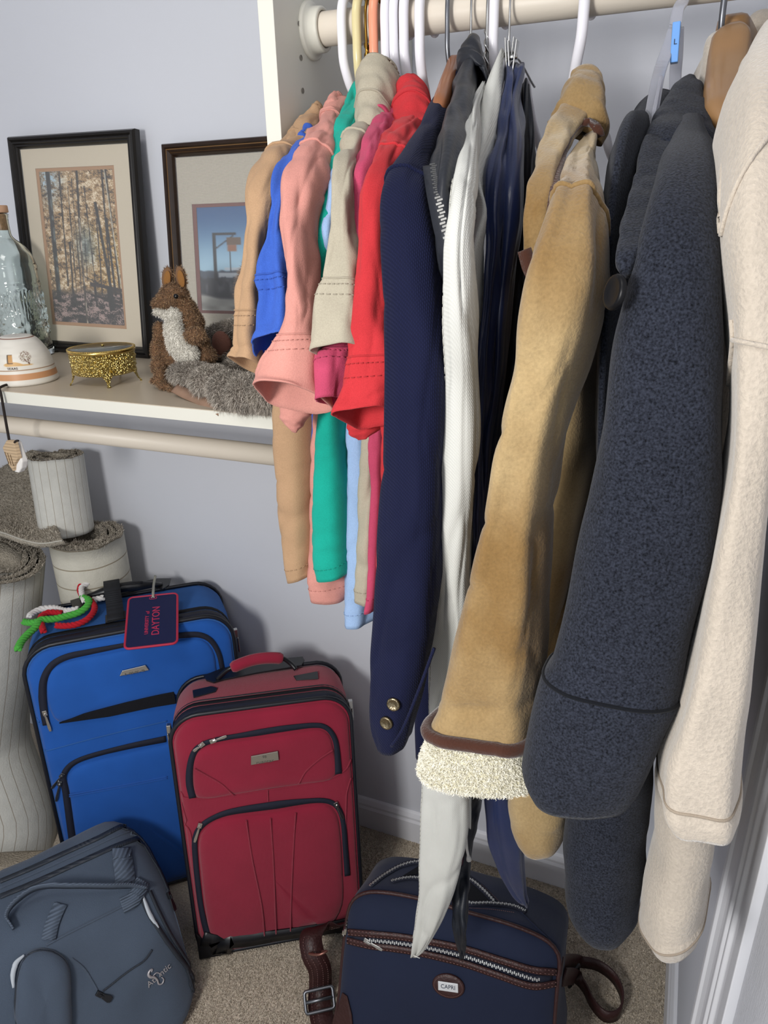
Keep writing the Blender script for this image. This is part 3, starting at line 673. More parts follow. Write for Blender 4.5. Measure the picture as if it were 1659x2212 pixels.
CC_ = tube('collar', [(1470, 186, 1500, 192, .80, .02), (1447, 208, 1513, 216, .775, .032), (1424, 242, 1522, 262, .74, .036), (1406, 276, 1536, 300, .70, .034), (1396, 300, 1548, 320, .665, .03), (1386, 326, 1530, 336, .64, .02)], M_char, cc, seed=84, k=50, fold=.001, wr=.002, th=.004, p=3.0)
CL = tube('lapel', [(1392, 305, 1500, 326, .645, .014), (1374, 360, 1478, 368, .605, .012), (1360, 425, 1448, 420, .56, .012), (1347, 480, 1424, 472, .525, .012), (1336, 530, 1405, 522, .497, .012), (1329, 572, 1388, 560, .480, .011), (1340, 594, 1368, 586, .474, .006)], M_char, cc, seed=85, fold=.0006, wr=.0015, k=70, th=.003, open_end=False, p=4)
tube('rear_front', [(1398, 222, 1452, 240, .86, .04), (1358, 274, 1440, 290, .83, .07), (1322, 354, 1420, 370, .78, .10), (1302, 420, 1380, 430, .72, .14), (1304, 520, 1370, 520, .66, .18), (1306, 700, 1360, 700, .64, .2), (1306, 860, 1350, 860, .63, .2), (1304, 1000, 1340, 1000, .64, .2)], M_char, cc, seed=86, fold=.002, wr=.002, k=60, th=.004)
p, n = surf(CS, 1336, 632); p = aty(1333, 632, .478); button(cc, aty(1333, 632, .455), (-.80, -.55, .15), .0105, mat('black_horn', '#0b0b0e', rough=.4, spec=.25), th=.0035)

# ---- cream fleece-like wool coat
M_cream = mat('cream_wool', ph(220, 207, 190, .68), rough=1.0, bump=.55, scale=380, cvar=.10, sheen=.4, spec=.08, dist=.0022, var=.05, vscale=14)
M_lining = mat('dark_lining', '#2a2226', rough=.5)
cr = thing('wool_coat', 'cream wool coat hanging at the far right on a natural wooden hanger', 'coat', aty(1620, 250, .68))
CRS = tube('sleeve', [(1640, 90, 1700, 90, .74, .04), (1612, 125, 1700, 130, .69, .06), (1588, 185, 1706, 190, .63, .085), (1566, 260, 1710, 270, .57, .10), (1556, 360, 1712, 370, .53, .11), (1554, 520, 1710, 520, .50, .115), (1566, 700, 1700, 700, .485, .115), (1568, 900, 1682, 900, .475, .115), (1552, 1060, 1662, 1080, .468, .115),
       (1530, 1200, 1650, 1220, .462, .115), (1502, 1340, 1637, 1370, .456, .115), (1446, 1529, 1617, 1540, .45, .116), (1424, 1600, 1609, 1640, .447, .118), (1428, 1690, 1599, 1720, .444, .118), (1450, 1728, 1594, 1752, .443, .114, .012)], M_cream, cr, seed=91, fold=.002, wr=.003, k=150, th=.005, p=2.8, dk=.78, cuff=[(.972, .002)])
CRB = tube('body', [(1560, 330, 1700, 330, .68, .3), (1556, 480, 1700, 480, .62, .36), (1558, 700, 1680, 700, .60, .40), (1550, 1000, 1650, 1000, .59, .42), (1520, 1300, 1610, 1300, .585, .42), (1470, 1600, 1570, 1600, .58, .40), (1430, 1800, 1540, 1800, .58, .38)], M_cream, cr, seed=92, anchor='front', p=2.6, fold=.004, wr=.002, k=80, n=80, th=.005)
seam(CRS, ringpath(CRS, .965, 0, CRS.n, .0002), cloth('cream_shade', ph(200, 184, 164, .55)), .0011, 'hem_seam')
CR2 = tube('sleeve', [(1440, 1500, 1570, 1500, .54, .10), (1420, 1640, 1562, 1640, .535, .10), (1411, 1771, 1555, 1771, .53, .10), (1392, 1886, 1540, 1863, .526, .10), (1386, 1955, 1528, 1945, .524, .10), (1398, 1986, 1514, 1985, .523, .095, .010)], M_cream, cr, seed=93, fold=.0015, wr=.002, k=90, th=.005, cuff=[(.90, .0018)])
seam(CR2, ringpath(CR2, .925, 0, CR2.n, .0002), bpy.data.materials['cream_shade'], .0011, 'hem_seam')
tube('collar', [(1608, 62, 1690, 66, 1.00, .04), (1600, 76, 1690, 80, .99, .05), (1604, 110, 1690, 120, .98, .05), (1606, 150, 1690, 160, .98, .04)], M_cream, cr, seed=94, k=24, th=.006)
tube('rear_front', [(1548, 84, 1590, 90, .87, .04), (1512, 125, 1570, 130, .86, .06), (1500, 165, 1560, 170, .85, .08), (1505, 260, 1556, 270, .83, .10), (1530, 400, 1560, 400, .80, .12), (1545, 600, 1575, 600, .76, .14)], M_cream, cr, seed=95, k=50, th=.006, fold=.002, wr=.004)
tube('lining', [(1554, 170, 1600, 170, .80, .03), (1548, 260, 1590, 260, .77, .04), (1544, 340, 1570, 340, .74, .05), (1545, 420, 1562, 420, .71, .05)], M_lining, cr, seed=96, k=30, label='dark lining inside the coat')
CRL = tube('lapel', [(1640, 92, 1704, 100, .72, .016), (1612, 128, 1702, 160, .67, .016), (1587, 185, 1698, 235, .615, .016), (1566, 255, 1664, 288, .565, .016), (1556, 335, 1622, 350, .53, .016), (1553, 420, 1590, 420, .505, .016), (1555, 500, 1562, 508, .49, .008)], M_cream, cr, seed=97, k=70, th=.005, open_end=False, wr=.003, p=3.6)
# ------------------------------------------------------------------ hangers
def xrod(px, py=62): return aty(px, py, RY-.024)[0]
HK = [(.884, 1.538), (.8865, 1.552), (.879, 1.567), (.866, 1.5745), (.852, 1.5745), (.840, 1.567), (.8345, 1.553), (.8345, 1.530), (.8355, 1.510), (.842, 1.492), (.853, 1.476), (.858, 1.460), (.858, 1.448)]
def hanger(label, px, m, r, arm_to=None, kind='plastic', dx=0.0, group=None, lean=0.0, low=None, cat='hanger', name='clothes_hanger'):
    x = xrod(px); root = thing(name, label, cat, (x, .858, 1.448), group)
    pts = [np.array([x+dx*smoothstep(1.52, 1.45, z)+lean*(1.57-z), y, z]) for y, z in HK]
    P = catmull(pts, 70)
    V, Fc = sweep(P, r, 14); obj('hook', V, Fc, m, root)
    V, Fc = ellipsoid(P[0], (r, r, r)); obj('hook_tip', V, Fc, m, root)
    e = P[-1]
    if arm_to is not None:
        A = [e, e+(arm_to[0]-e)*.25+np.array([0, 0, -.002])]+list(arm_to[1:])
        Q = catmull([e]+list(arm_to), 40)
        V, Fc = sweep(Q, r*.95, 12); obj('arm', V, Fc, m, root)
        Q2 = Q.copy(); Q2[:, 1] = 2*e[1]-Q2[:, 1]; Q2[:, 1] = np.minimum(Q2[:, 1], WY-.03)
        V, Fc = sweep(Q2, r*.95, 12); obj('arm', V, Fc, m, root)
    return root, e
def armpath(tb, frac=.34, m=5, down=.0):
    """down the middle of a garment's shoulder, so that the hanger really carries it"""
    return [tb.C[int(i)]-np.array([0, 0, down]) for i in np.linspace(1, frac*(tb.k-1), m)]
PG = 'plastic hanger hooks over the closet rod'
hanger('white plastic hanger hook nearest the rod flange, holding the tan shirt', 738, M_white_pl, .0052, armpath(tan, .34), dx=.008, group=PG)
hanger('pale yellow plastic hanger hook, second from the rod flange', 770, M_yellow_pl, .0050, armpath(blue, .32), dx=-.004, group=PG)
hanger('peach plastic hanger hook right of the gilt twisted wire hook', 806, M_peach_pl, .0050, armpath(teal, .3), dx=.0, group=PG)
hanger('white plastic hanger hook right of the peach one, above the stone collar', 831, M_white_pl, .0048, armpath(lblue, .3), group=PG)
hanger('white plastic hanger hook, third white one from the rod flange', 850, M_white_pl, .0050, armpath(stone, .3), dx=.004, group=PG)
hanger('white plastic hanger hook whose arm enters the raspberry shirt', 872, M_white_pl, .0052, armpath(rose, .3), dx=.004, group=PG)
hanger('white plastic hanger hook above the red shirt collar', 906, M_white_pl, .0054, armpath(red, .3), dx=.0, group=PG)
hanger('slim white plastic hanger hook between the thin wire hooks', 1066, M_white_pl, .0050, armpath(W2, .12), group=PG)
hanger('white plastic hanger hook standing alone above the suede coat', 1258, M_white_pl, .0054, armpath(TS, .2), dx=-.012, group=PG)
def wire_hanger(label, px, m, r, twist=False, clip=False, arm=None, wood=None, dx=0):
    x = xrod(px); root = thing('clothes_hanger', label, 'hanger', (x, .858, 1.43))
    pts = [np.array([x+dx*smoothstep(1.52, 1.45, z), y, z]) for y, z in HK[:-1]]+[np.array([x+dx, .858, 1.445])]
    P = catmull(pts, 70)
    V, Fc = sweep(P, r, 8); obj('hook', V, Fc, m, root)
    e = P[-1]
    if twist:
        ts = np.linspace(0, 1, 70)
        for s in (0, math.pi):
            q = [np.array([x+dx+.0022*math.cos(22*t+s), .8365+.0022*math.sin(22*t+s)+.018*smoothstep(.4, 1, t), 1.525-.075*t]) for t in ts]
            V, Fc = sweep(q, r*.8, 6); obj('twisted_wire', V, Fc, m, root)
    if arm is not None:
        for sgn in (1, -1):
            Q = catmull([e]+list(arm), 30).copy()
            if sgn < 0: Q[:, 1] = np.minimum(2*e[1]-Q[:, 1], WY-.03)
            V, Fc = sweep(Q, r, 8); obj('arm', V, Fc, m, root)
    return root, e
wire_hanger('gilt twisted wire hanger hook between the yellow and the peach hooks', 790, M_goldwire, .0016, True, arm=armpath(pink, .3))
rt, e = wire_hanger('grey steel hook of the brown wooden hanger holding the navy blazer', 966, M_greymetal, .0026, dx=.004)
def wood_arm(root, path, w, h, m, name):
    P = catmull(path, 36); K = len(P); T = np.gradient(P, axis=0); V = []
    for i in range(K):
        t = unit(T[i]); a = unit(np.cross(t, [0, 0, 1])); b = np.cross(a, t); f = math.sin(min(1, (i+1.5)/7)*math.pi/2)*math.sin(min(1, (K-i+.5)/7)*math.pi/2)
        for j in range(14):
            q = 2*math.pi*j/14; cxx, syy = math.cos(q), math.sin(q)
            cxx = math.copysign(abs(cxx)**.6, cxx); syy = math.copysign(abs(syy)**.6, syy)
            V.append(P[i]+a*w/2*cxx*f+b*h/2*syy*f)
    return obj(name, V, grid_faces(K, 14)+[tuple(range(14))[::-1], tuple((K-1)*14+j for j in range(14))], m, root)
wp = [aty(986, 140, .87), aty(978, 170, .83), aty(966, 205, .77), aty(945, 270, .70)]
wood_arm(rt, wp, .016, .034, M_wood_dark, 'wooden_arm')
wood_arm(rt, [aty(986, 140, .87), np.array([aty(986, 140, .87)[0], 1.0, 1.44]), np.array([aty(986, 140, .87)[0], 1.1, 1.40])], .016, .034, M_wood_dark, 'wooden_arm')
wire_hanger('thin wire hanger hook above the black leather jacket collar', 1017, M_steel, .0013, arm=[aty(1022, 100, .85), aty(1012, 170, .78), aty(1000, 230, .74)])
wire_hanger('twisted steel wire hanger hook beside the slim white plastic one', 1052, M_steel, .0017, True, arm=[aty(1046, 200, .80), aty(1036, 250, .76)])
ch, e = wire_hanger('thin wire clip hanger gripping the navy satin garment', 1100, M_steel, .0012, arm=[aty(1104, 120, .85), aty(1104, 150, .80)])
for k, (px, py) in enumerate(((1101, 118), (1107, 124))):
    c = aty(px, py, .80-.006*k)
    for s in (-1, 1):
        V, Fc = boxv(c+np.array([s*.0028, 0, 0]), (.0016, .010, .028), rot('Y', s*.10)); bevel(obj('clip_jaw', V, Fc, M_steel, ch, smooth=False), .0006)
    V, Fc = sweep([c+np.array([-.005, -.001, 0]), c+np.array([.005, -.001, 0])], .0024, 10); obj('clip_spring', V, Fc, M_steel, ch)
# clear plastic hanger with a blue size clip
M_clear = mat('clear_plastic', '#d9dae2', rough=.22, trans=.72, ior=1.3, spec=.45)
x0 = aty(1462, 60, .834)[0]
clr = thing('clothes_hanger', 'clear plastic hanger with a blue L size clip, above the charcoal coat', 'hanger', (x0, .858, 1.44))
def flatbar(path, w, th, side, name, m, parent):
    V, Fc = strip(path, side, w, th); return bevel(obj(name, V, Fc, m, parent, smooth=False), .0008)
hookp = [(.884, 1.538), (.8865, 1.552), (.879, 1.568), (.866, 1.5765), (.852, 1.5765), (.840, 1.568), (.8335, 1.553), (.832, 1.530)]
hp = [np.array([x0+.003, y, z]) for y, z in hookp]+[aty(1465, 20, .830), aty(1458, 62, .824)]
flatbar(catmull(hp, 50), .0105, .0035, (1, 0, 0), 'hook', M_clear, clr)
flatbar(catmull([aty(1459, 55, .823), aty(1446, 95, .815), aty(1430, 138, .80), aty(1420, 175, .77), aty(1412, 220, .74), aty(1400, 290, .70)], 30), .011, .0035, (1, 0, -.2), 'arm', M_clear, clr)
flatbar(catmull([aty(1464, 60, .826), aty(1462, 120, .836), aty(1459, 160, .85), aty(1458, 215, .87)], 24), .011, .0035, (1, 0, 0), 'arm', M_clear, clr)
flatbar(catmull([aty(1428, 165, .768), aty(1415, 230, .725), aty(1404, 290, .69)], 20), .003, .0022, (1, 0, -.2), 'stiffening_rib', M_clear, clr)
M_blueclip = mat('blue_plastic', '#6fa5e8', rough=.3)
cq = aty(1459, 93, .812)
sdx = unit([1, 0, .06]); upz = unit(aty(1461, 66, .812)-aty(1457, 122, .812)); nn = np.cross(sdx, upz)
Rc = np.stack([sdx, upz, nn], axis=1)
V, Fc = boxv(cq, (.0068, .0318, .010), Rc); bevel(obj('size_clip', V, Fc, M_blueclip, clr, smooth=False, label='blue size clip marked L'), .0007)
V, Fc = text_mesh('L', .0062, Rc, cq+nn*(-.0052 if nn[1] > 0 else .0052)); 
if nn[1] > 0:
    Rt = np.stack([sdx, upz, -nn], axis=1); V, Fc = text_mesh('L', .0062, np.stack([sdx, upz, np.cross(sdx, upz)], axis=1), cq-nn*.0053)
obj('size_letter', V, Fc, mat('dark_print', '#1d2740', rough=.6), clr, smooth=False)
rt, e = wire_hanger('grey steel hook of the natural wooden hanger inside the cream coat', 1556, M_greymetal, .0028, dx=.006)
wa = thing  # (helper alias kept out of the scene)
wood_arm(rt, [aty(1590, 56, .835), aty(1577, 100, .815), aty(1570, 150, .79), aty(1566, 210, .74), aty(1570, 270, .69)], .034, .026, M_wood, 'wooden_arm')
wood_arm(rt, [aty(1577, 56, .85), aty(1590, 74, .90), aty(1604, 96, .98)], .03, .026, M_wood, 'wooden_arm')
# ------------------------------------------------------------------ tools for draped details
from mathutils.bvhtree import BVHTree
class Hit:
    def __init__(self, V, Fc): self.b = BVHTree.FromPolygons([Vector(v) for v in np.asarray(V)], [tuple(f) for f in Fc])
    def at(self, px, py, off=0.0):
        d = unit(ray(px, py)); h = self.b.ray_cast(Vector(CAM), Vector(d))
        if h[0] is None:
            h = self.b.find_nearest(Vector(CAM+d*1.2)); p = np.array(h[0])
            for _ in range(4):
                q = CAM+d*np.dot(p-CAM, d); h = self.b.find_nearest(Vector(q)); p = np.array(h[0])
        n = np.array(h[1]); p = np.array(h[0])
        if np.dot(n, d) > 0: n = -n
        return p+n*off, n
    def path(self, pts, m=40, off=.001, closed=False):
        pts = catmull(np.array([(a, b, 0) for a, b in pts], float), m, closed)
        r = [self.at(a, b, off) for a, b, _ in pts]
        return np.array([q[0] for q in r]), np.array([q[1] for q in r])
def tape(h, pts, width, th, m_, parent, name, off=.0012, k=50, closed=False, smooth=True, label=None):
    """a flat band laid on a surface along a line; width scalar or list along the path"""
    P, N_ = h.path(pts, k, off, closed)
    W = np.interp(np.linspace(0, 1, k), np.linspace(0, 1, len(np.atleast_1d(width))), np.atleast_1d(width)) if np.ndim(width) else width
    T = np.gradient(P, axis=0); S = np.cross(N_, T); S /= np.linalg.norm(S, axis=1)[:, None]+1e-12
    V, Fc = strip(P, S, W, th, closed); return obj(name, V, Fc, m_, parent, smooth=smooth, label=label)
def cordon(h, pts, r, m_, parent, name, off=.0, k=60, closed=False, label=None):
    P, N_ = h.path(pts, k, off, closed); V, Fc = sweep(P, r, 8, closed); return obj(name, V, Fc, m_, parent, label=label)
def dome(h, pts, height, m_, parent, name, k=64, rings=8, off=.0005, pw=6, label=None, skirt=.004):
    """a soft panel with the outline pts (pixels), raised from the surface"""
    B, N_ = h.path(pts, k, off, True); c = B.mean(0); n = unit(N_.mean(0)); V = []
    V += list(B-n*skirt)
    for i in range(rings+1):
        s = 1-(i/rings)**1.6*.97
        V += list(c+(B-c)*s+n*height*(1-s**pw)**.5)
    V.append(c+n*height); L = len(V)-1; K = rings+2
    Fc = grid_faces(K, k)+[((K-1)*k+j, (K-1)*k+(j+1) % k, L) for j in range(k)]
    return obj(name, V, Fc, m_, parent, label=label)
def plate(h, pts, th, m_, parent, name, off=.0005, label=None, bw=.0008):
    P = [h.at(a, b, off) for a, b in pts]; n = unit(np.mean([q[1] for q in P], axis=0)); B = [q[0] for q in P]; k = len(B)
    V = B+[b+n*th for b in B]
    Fc = [(j, (j+1) % k, k+(j+1) % k, k+j) for j in range(k)]+[tuple(range(k))[::-1], tuple(range(k, 2*k))]
    return bevel(obj(name, V, Fc, m_, parent, smooth=False, label=label), bw)
def zipper(h, pts, parent, w=.005, m_=None, pitch=.0032, k=50, name='zip_teeth', off=.002):
    P, N_ = h.path(pts, k, off); d = np.concatenate([[0], np.cumsum(np.linalg.norm(np.diff(P, axis=0), axis=1))]); parts = []
    for i, s in enumerate(np.arange(0, d[-1], pitch)):
        q = np.array([np.interp(s, d, P[:, a]) for a in range(3)]); n = unit([np.interp(s, d, N_[:, a]) for a in range(3)])
        j = min(np.searchsorted(d, s), len(P)-2); t = unit(P[j+1]-P[max(j-1, 0)]); sd = np.cross(n, t)
        parts.append(boxv(q+sd*(w*.13 if i % 2 else -w*.13), (pitch*.6, w*.7, .0016), np.stack([t, sd, n], axis=1)))
    V, Fc = join(parts); return obj(name, V, Fc, m_ or M_zip, parent, smooth=False, kind='stuff')
def zip_pull(h, a, b, parent, m_=None, w=.006, name='zip_pull'):
    """slider body at pixel a with a tab hanging towards pixel b"""
    p, n = h.at(*a, .003); q, _ = h.at(*b, .003); t = unit(q-p); s = np.cross(n, t); L = np.linalg.norm(q-p)
    R = np.stack([t, s, n], axis=1); parts = [boxv(p, (.011, .008, .005), R), boxv(p+t*.004+n*.003, (.008, .003, .003), R)]
    tab = [(.006, -w*.30), (L*.8, -w*.5), (L, -w*.35), (L, w*.35), (L*.8, w*.5), (.006, w*.30)]
    V = [p+t*x+s*y+n*z for z in (.0008, .0024) for x, y in tab]; k = 6
    parts.append((np.array(V), [(j, (j+1) % k, k+(j+1) % k, k+j) for j in range(k)]+[tuple(range(k))[::-1], tuple(range(k, 2*k))]))
    V, Fc = join(parts); return bevel(obj(name, V, Fc, m_ or M_steel, parent, smooth=False), .0006)
def fur(name, V, Fc, parent, m_, count, length, width=.0007, droop=.3, colf=None, seed=0, spread=.5, maskf=None, lie=None, curl=0.0, rootk=.62):
    """thin curved blades of hair growing from a mesh, joined into one stuff part"""
    rs = np.random.RandomState(seed); V = np.asarray(V, float); T = []
    for f in Fc:
        for i in range(1, len(f)-1): T.append((f[0], f[i], f[i+1]))
    T = np.array(T); A, B, C = V[T[:, 0]], V[T[:, 1]], V[T[:, 2]]
    nn = np.cross(B-A, C-A); ar = np.linalg.norm(nn, axis=1); nn = nn/(ar[:, None]+1e-15)
    idx = rs.choice(len(T), count, p=ar/ar.sum()); r1, r2 = rs.rand(count, 1), rs.rand(count, 1); sw = (r1+r2 > 1); r1 = np.where(sw, 1-r1, r1); r2 = np.where(sw, 1-r2, r2)
    P = A[idx]+(B-A)[idx]*r1+(C-A)[idx]*r2; N_ = nn[idx]
    if maskf is not None: k = maskf(P, N_); P, N_ = P[k], N_[k]
    count = len(P); D = N_+rs.randn(count, 3)*spread
    if lie is not None: D = D+np.array(lie)
    D /= np.linalg.norm(D, axis=1)[:, None]; L = length*(.6+.8*rs.rand(count, 1)); S = np.cross(D, rs.randn(count, 3)); S /= np.linalg.norm(S, axis=1)[:, None]
    W = width*(.7+.6*rs.rand(count, 1)); mid = P+D*L*.55+S*L*curl*(rs.rand(count, 1)-.5); tip = P+D*L+np.array([0, 0, -1.0])*L*droop
    Q = np.stack([P-S*W/2, P+S*W/2, mid+S*W*.35, mid-S*W*.35, tip], axis=1).reshape(-1, 3)
    b = np.arange(count)*5; F2 = [(i, i+1, i+2, i+3) for i in b]+[(i+3, i+2, i+4) for i in b]
    col = None
    if colf is not None:
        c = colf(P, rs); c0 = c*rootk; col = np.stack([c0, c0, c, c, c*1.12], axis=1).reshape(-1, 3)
    return obj(name, Q, F2, m_, parent, smooth=False, kind='stuff', col=col)
def blob(name, ells, m_, parent, vox=.004, smooth=6, label=None):
    """ellipsoids melted into one continuous skin"""
    V, Fc = join([ellipsoid(*e) for e in ells])
    o = obj('tmp', V, Fc, m_); mod(o, 'REMESH', mode='VOXEL', voxel_size=vox); mod(o, 'SMOOTH', factor=.6, iterations=smooth)
    dg = bpy.context.evaluated_depsgraph_get(); ev = o.evaluated_get(dg); me = ev.to_mesh()
    V = np.array([v.co[:] for v in me.vertices]); Fc = [tuple(p.vertices) for p in me.polygons]
    ev.to_mesh_clear(); md = o.data; bpy.data.objects.remove(o); bpy.data.meshes.remove(md)
    return obj(name, V, Fc, m_, parent, label=label), V, Fc
def E_(px, py, y, rx, rz, ry=None, R=None):
    c = aty(px, py, y); s = np.dot(c-CAM, M[:, 2])/F
    return (c, (rx*s, (ry if ry is not None else min(rx, rz))*s, rz*s), R)

# ------------------------------------------------------------------ framed pictures
M_blackframe = mat('black_frame', '#1c1917', rough=.32, bump=.1, scale=200, stretch=(1, 1, .1), spec=.5)
M_brownframe = mat('dark_wood_frame', '#2b1d14', rough=.35, var=.25, vscale=40, spec=.5)
M_giltline = mat('gilt_line', '#7a5a35', rough=.4, metal=.3)
M_mat1 = mat('mat_board_cream', '#c9bda6', rough=.9)
M_mat2 = mat('mat_board_tan', '#a87f57', rough=.9)
M_linen = mat('linen_mat', '#b8b0a0', rough=.95, kind='lines', scale=240, bump=.5, cvar=.12, dist=.0008, var=.04, vscale=300)
M_maroon = mat('mat_board_maroon', '#6d3a33', rough=.9)
M_white = mat('white_bevel', '#e6e2d8', rough=.8)
M_print = mat('photo_print', '#808080', rough=.35, use_col=True, spec=.4)
M_glass = mat('picture_glass', '#ffffff', rough=.03, alpha=.07, spec=.8)
def pic_frame(root, o, u, v, w, h, prof, m_, m2=None):
    n = np.cross(u, v)                       # towards the room
    if n[1] > 0: n = -n
    at = lambda a, b, c=0: o+u*a+v*b+n*c
    names = []
    for side in range(4):
        V = []; K = len(prof)
        for end in (0, 1):
            for d, z in prof:
                x0, x1, y0, y1 = d, w-d, d, h-d
                p = [(x0, y0), (x1, y0), (x1, y1), (x0, y1)][(side+end) % 4]
                V.append(at(p[0], p[1], z))
        Fc = [(j, j+1, K+j+1, K+j) for j in range(K-1)]+[tuple(range(K)), tuple(range(2*K-1, K-1, -1))]
        mi = None
        if m2 is not None:
            mi = [0]*len(Fc)
            for j in range(K-1):
                if j in m2[1]: mi[j] = 1
        obj('frame_rail', V, Fc, [m_, m2[0]] if m2 else m_, root, smooth=False, mi=mi)
    return at, n
def board(root, at, a0, b0, a1, b1, c, m_, name, th=.0012, hole=None, label=None):
    if hole is None:
        V = [at(x, y, z) for z in (c-th, c) for x, y in ((a0, b0), (a1, b0), (a1, b1), (a0, b1))]
        Fc = [(0, 1, 5, 4), (1, 2, 6, 5), (2, 3, 7, 6), (3, 0, 4, 7), (3, 2, 1, 0), (4, 5, 6, 7)]
    else:
        h0, g0, h1, g1 = hole
        outer = [(a0, b0), (a1, b0), (a1, b1), (a0, b1)]; inner = [(h0, g0), (h1, g0), (h1, g1), (h0, g1)]
        V = [at(x, y, c) for x, y in outer+inner]+[at(x, y, c-th) for x, y in inner]
        Fc = [(j, (j+1) % 4, 4+(j+1) % 4, 4+j) for j in range(4)]+[(4+j, 4+(j+1) % 4, 8+(j+1) % 4, 8+j) for j in range(4)]
    return obj(name, V, Fc, m_, root, smooth=False, label=label)
def photo(root, at, a0, b0, a1, b1, c, img):
    H, W = img.shape[:2]; V, uvx = [], []
    xs, ys = np.linspace(a0, a1, W), np.linspace(b1, b0, H)
    for y in ys:
        for x in xs: V.append(at(x, y, c))
    Fc = [(i*W+j, (i+1)*W+j, (i+1)*W+j+1, i*W+j+1) for i in range(H-1) for j in range(W-1)]
    return obj('photo_print', V, Fc, M_print, root, smooth=False, col=img.reshape(-1, 3))
def slin(a): a = np.clip(np.asarray(a, float), 0, 1); return np.where(a <= .04045, a/12.92, ((a+.055)/1.055)**2.4)
def nz(S, T, seed, a, b): return vnoise(S*.93, T, seed, a, b)*.5+.5

def paint_forest(W=120, H=250):
    T, S = np.meshgrid(np.linspace(0, 1, H), np.linspace(0, 1, W), indexing='ij'); rs = np.random.RandomState(4)
    f = .35*nz(S, T, 1, 18, 40)+.3*nz(S, T, 2, 40, 85)+.35*rs.rand(H, W)
    c = np.zeros((H, W, 3)); tanc, pale, gold, dark = np.array([.66, .55, .40]), np.array([.88, .83, .74]), np.array([.66, .52, .22]), np.array([.20, .17, .13])
    g = smoothstep(.45, .9, S*.8+.3*nz(S, T, 3, 4, 8))[:, :, None]*smoothstep(.2, .6, T)[:, :, None]
    base = tanc*(1-g)+gold*g
    c = base; a = smoothstep(.52, .74, f)[:, :, None]; c = c*(1-a)+pale*a; a = smoothstep(.46, .25, f)[:, :, None]; c = c*(1-a)+dark*a
    bl = (smoothstep(.30, .0, np.hypot((S-.12)*1.0, (T-.05)*1.2))*.8)[:, :, None]*smoothstep(.35, .6, f)[:, :, None]; c = c*(1-bl)+np.array([.62, .75, .85])*bl
    bl = (smoothstep(.28, .0, np.hypot((S-.55)*1.2, (T-.48)*1.3)))[:, :, None]*.75; c = c*(1-bl)+(np.array([.45, .52, .54])+.35*(f[:, :, None]-.5))*bl
    gr = smoothstep(.74, .82, T+.03*(nz(S, T, 6, 9, 5)-.5))[:, :, None]
    gc = np.array([.16, .14, .14])+smoothstep(.45, .7, nz(S, T, 8, 14, 60)*.6+.4*rs.rand(H, W))[:, :, None]*np.array([.52, .46, .44])
    c = c*(1-gr)+gc*gr
    def stroke(x0, y0, x1, y1, w, col, hl=None):
        nonlocal c
        t = np.clip((T-y0)/(y1-y0+1e-9), 0, 1) if abs(y1-y0) > abs(x1-x0) else np.clip((S-x0)/(x1-x0), 0, 1)
        if abs(y1-y0) > abs(x1-x0): d = np.abs(S-(x0+(x1-x0)*t)); ins = (T >= y0) & (T <= y1)
        else: d = np.abs(T-(y0+(y1-y0)*t))*H/W; ins = (S >= min(x0, x1)) & (S <= max(x0, x1))
        a = (smoothstep(w, w*.6, d)*ins)[:, :, None]; c = c*(1-a)+np.array(col)*a
        if hl is not None:
            a = (smoothstep(w*.5, w*.2, np.abs(S-(x0+(x1-x0)*t)-w*.35))*ins*smoothstep(.3, .7, nz(S, T, 33, 12, 30)))[:, :, None]; c = c*(1-a)+np.array(hl)*a
    for x0, y0, x1, y1, w in ((.28, .0, .25, .75, .012), (.38, .1, .36, .78, .008), (.44, .05, .43, .78, .007), (.60, .1, .64, .80, .008), (.85, .0, .84, .8, .012), (.90, 0, .97, .85, .014), (.33, .45, .31, .8, .014), (.73, .3, .72, .8, .01), (.55, .35, .53, .7, .006)):
        stroke(x0, y0, x1, y1, w, (.17, .14, .12))
    stroke(.12, 0, .10, .86, .036, (.10, .12, .14), (.42, .46, .46))
    stroke(.52, 0, .48, .5, .018, (.20, .17, .15)); stroke(.49, .3, .47, 1.0, .016, (.30, .27, .24), (.78, .74, .68))
    stroke(.73, .2, .87, .88, .022, (.13, .12, .11)); stroke(.86, .3, .90, .80, .018, (.15, .12, .10)); stroke(.88, 0, .99, .78, .009, (.72, .70, .64))
    stroke(.50, .68, 1, .80, .007, (.14, .11, .10)); stroke(.56, .725, 1, .765, .030, (.25, .20, .18)); stroke(.56, .80, 1, .85, .022, (.20, .16, .15)); stroke(.82, .74, .84, .90, .045, (.12, .10, .09)); stroke(.62, .74, .63, .88, .016, (.16, .13, .12))
    stroke(.28, .58, .42, .50, .006, (.15, .12, .1)); stroke(.50, .93, .62, .85, .006, (.15, .12, .1))
    return slin((c-.5)*1.25+.45)
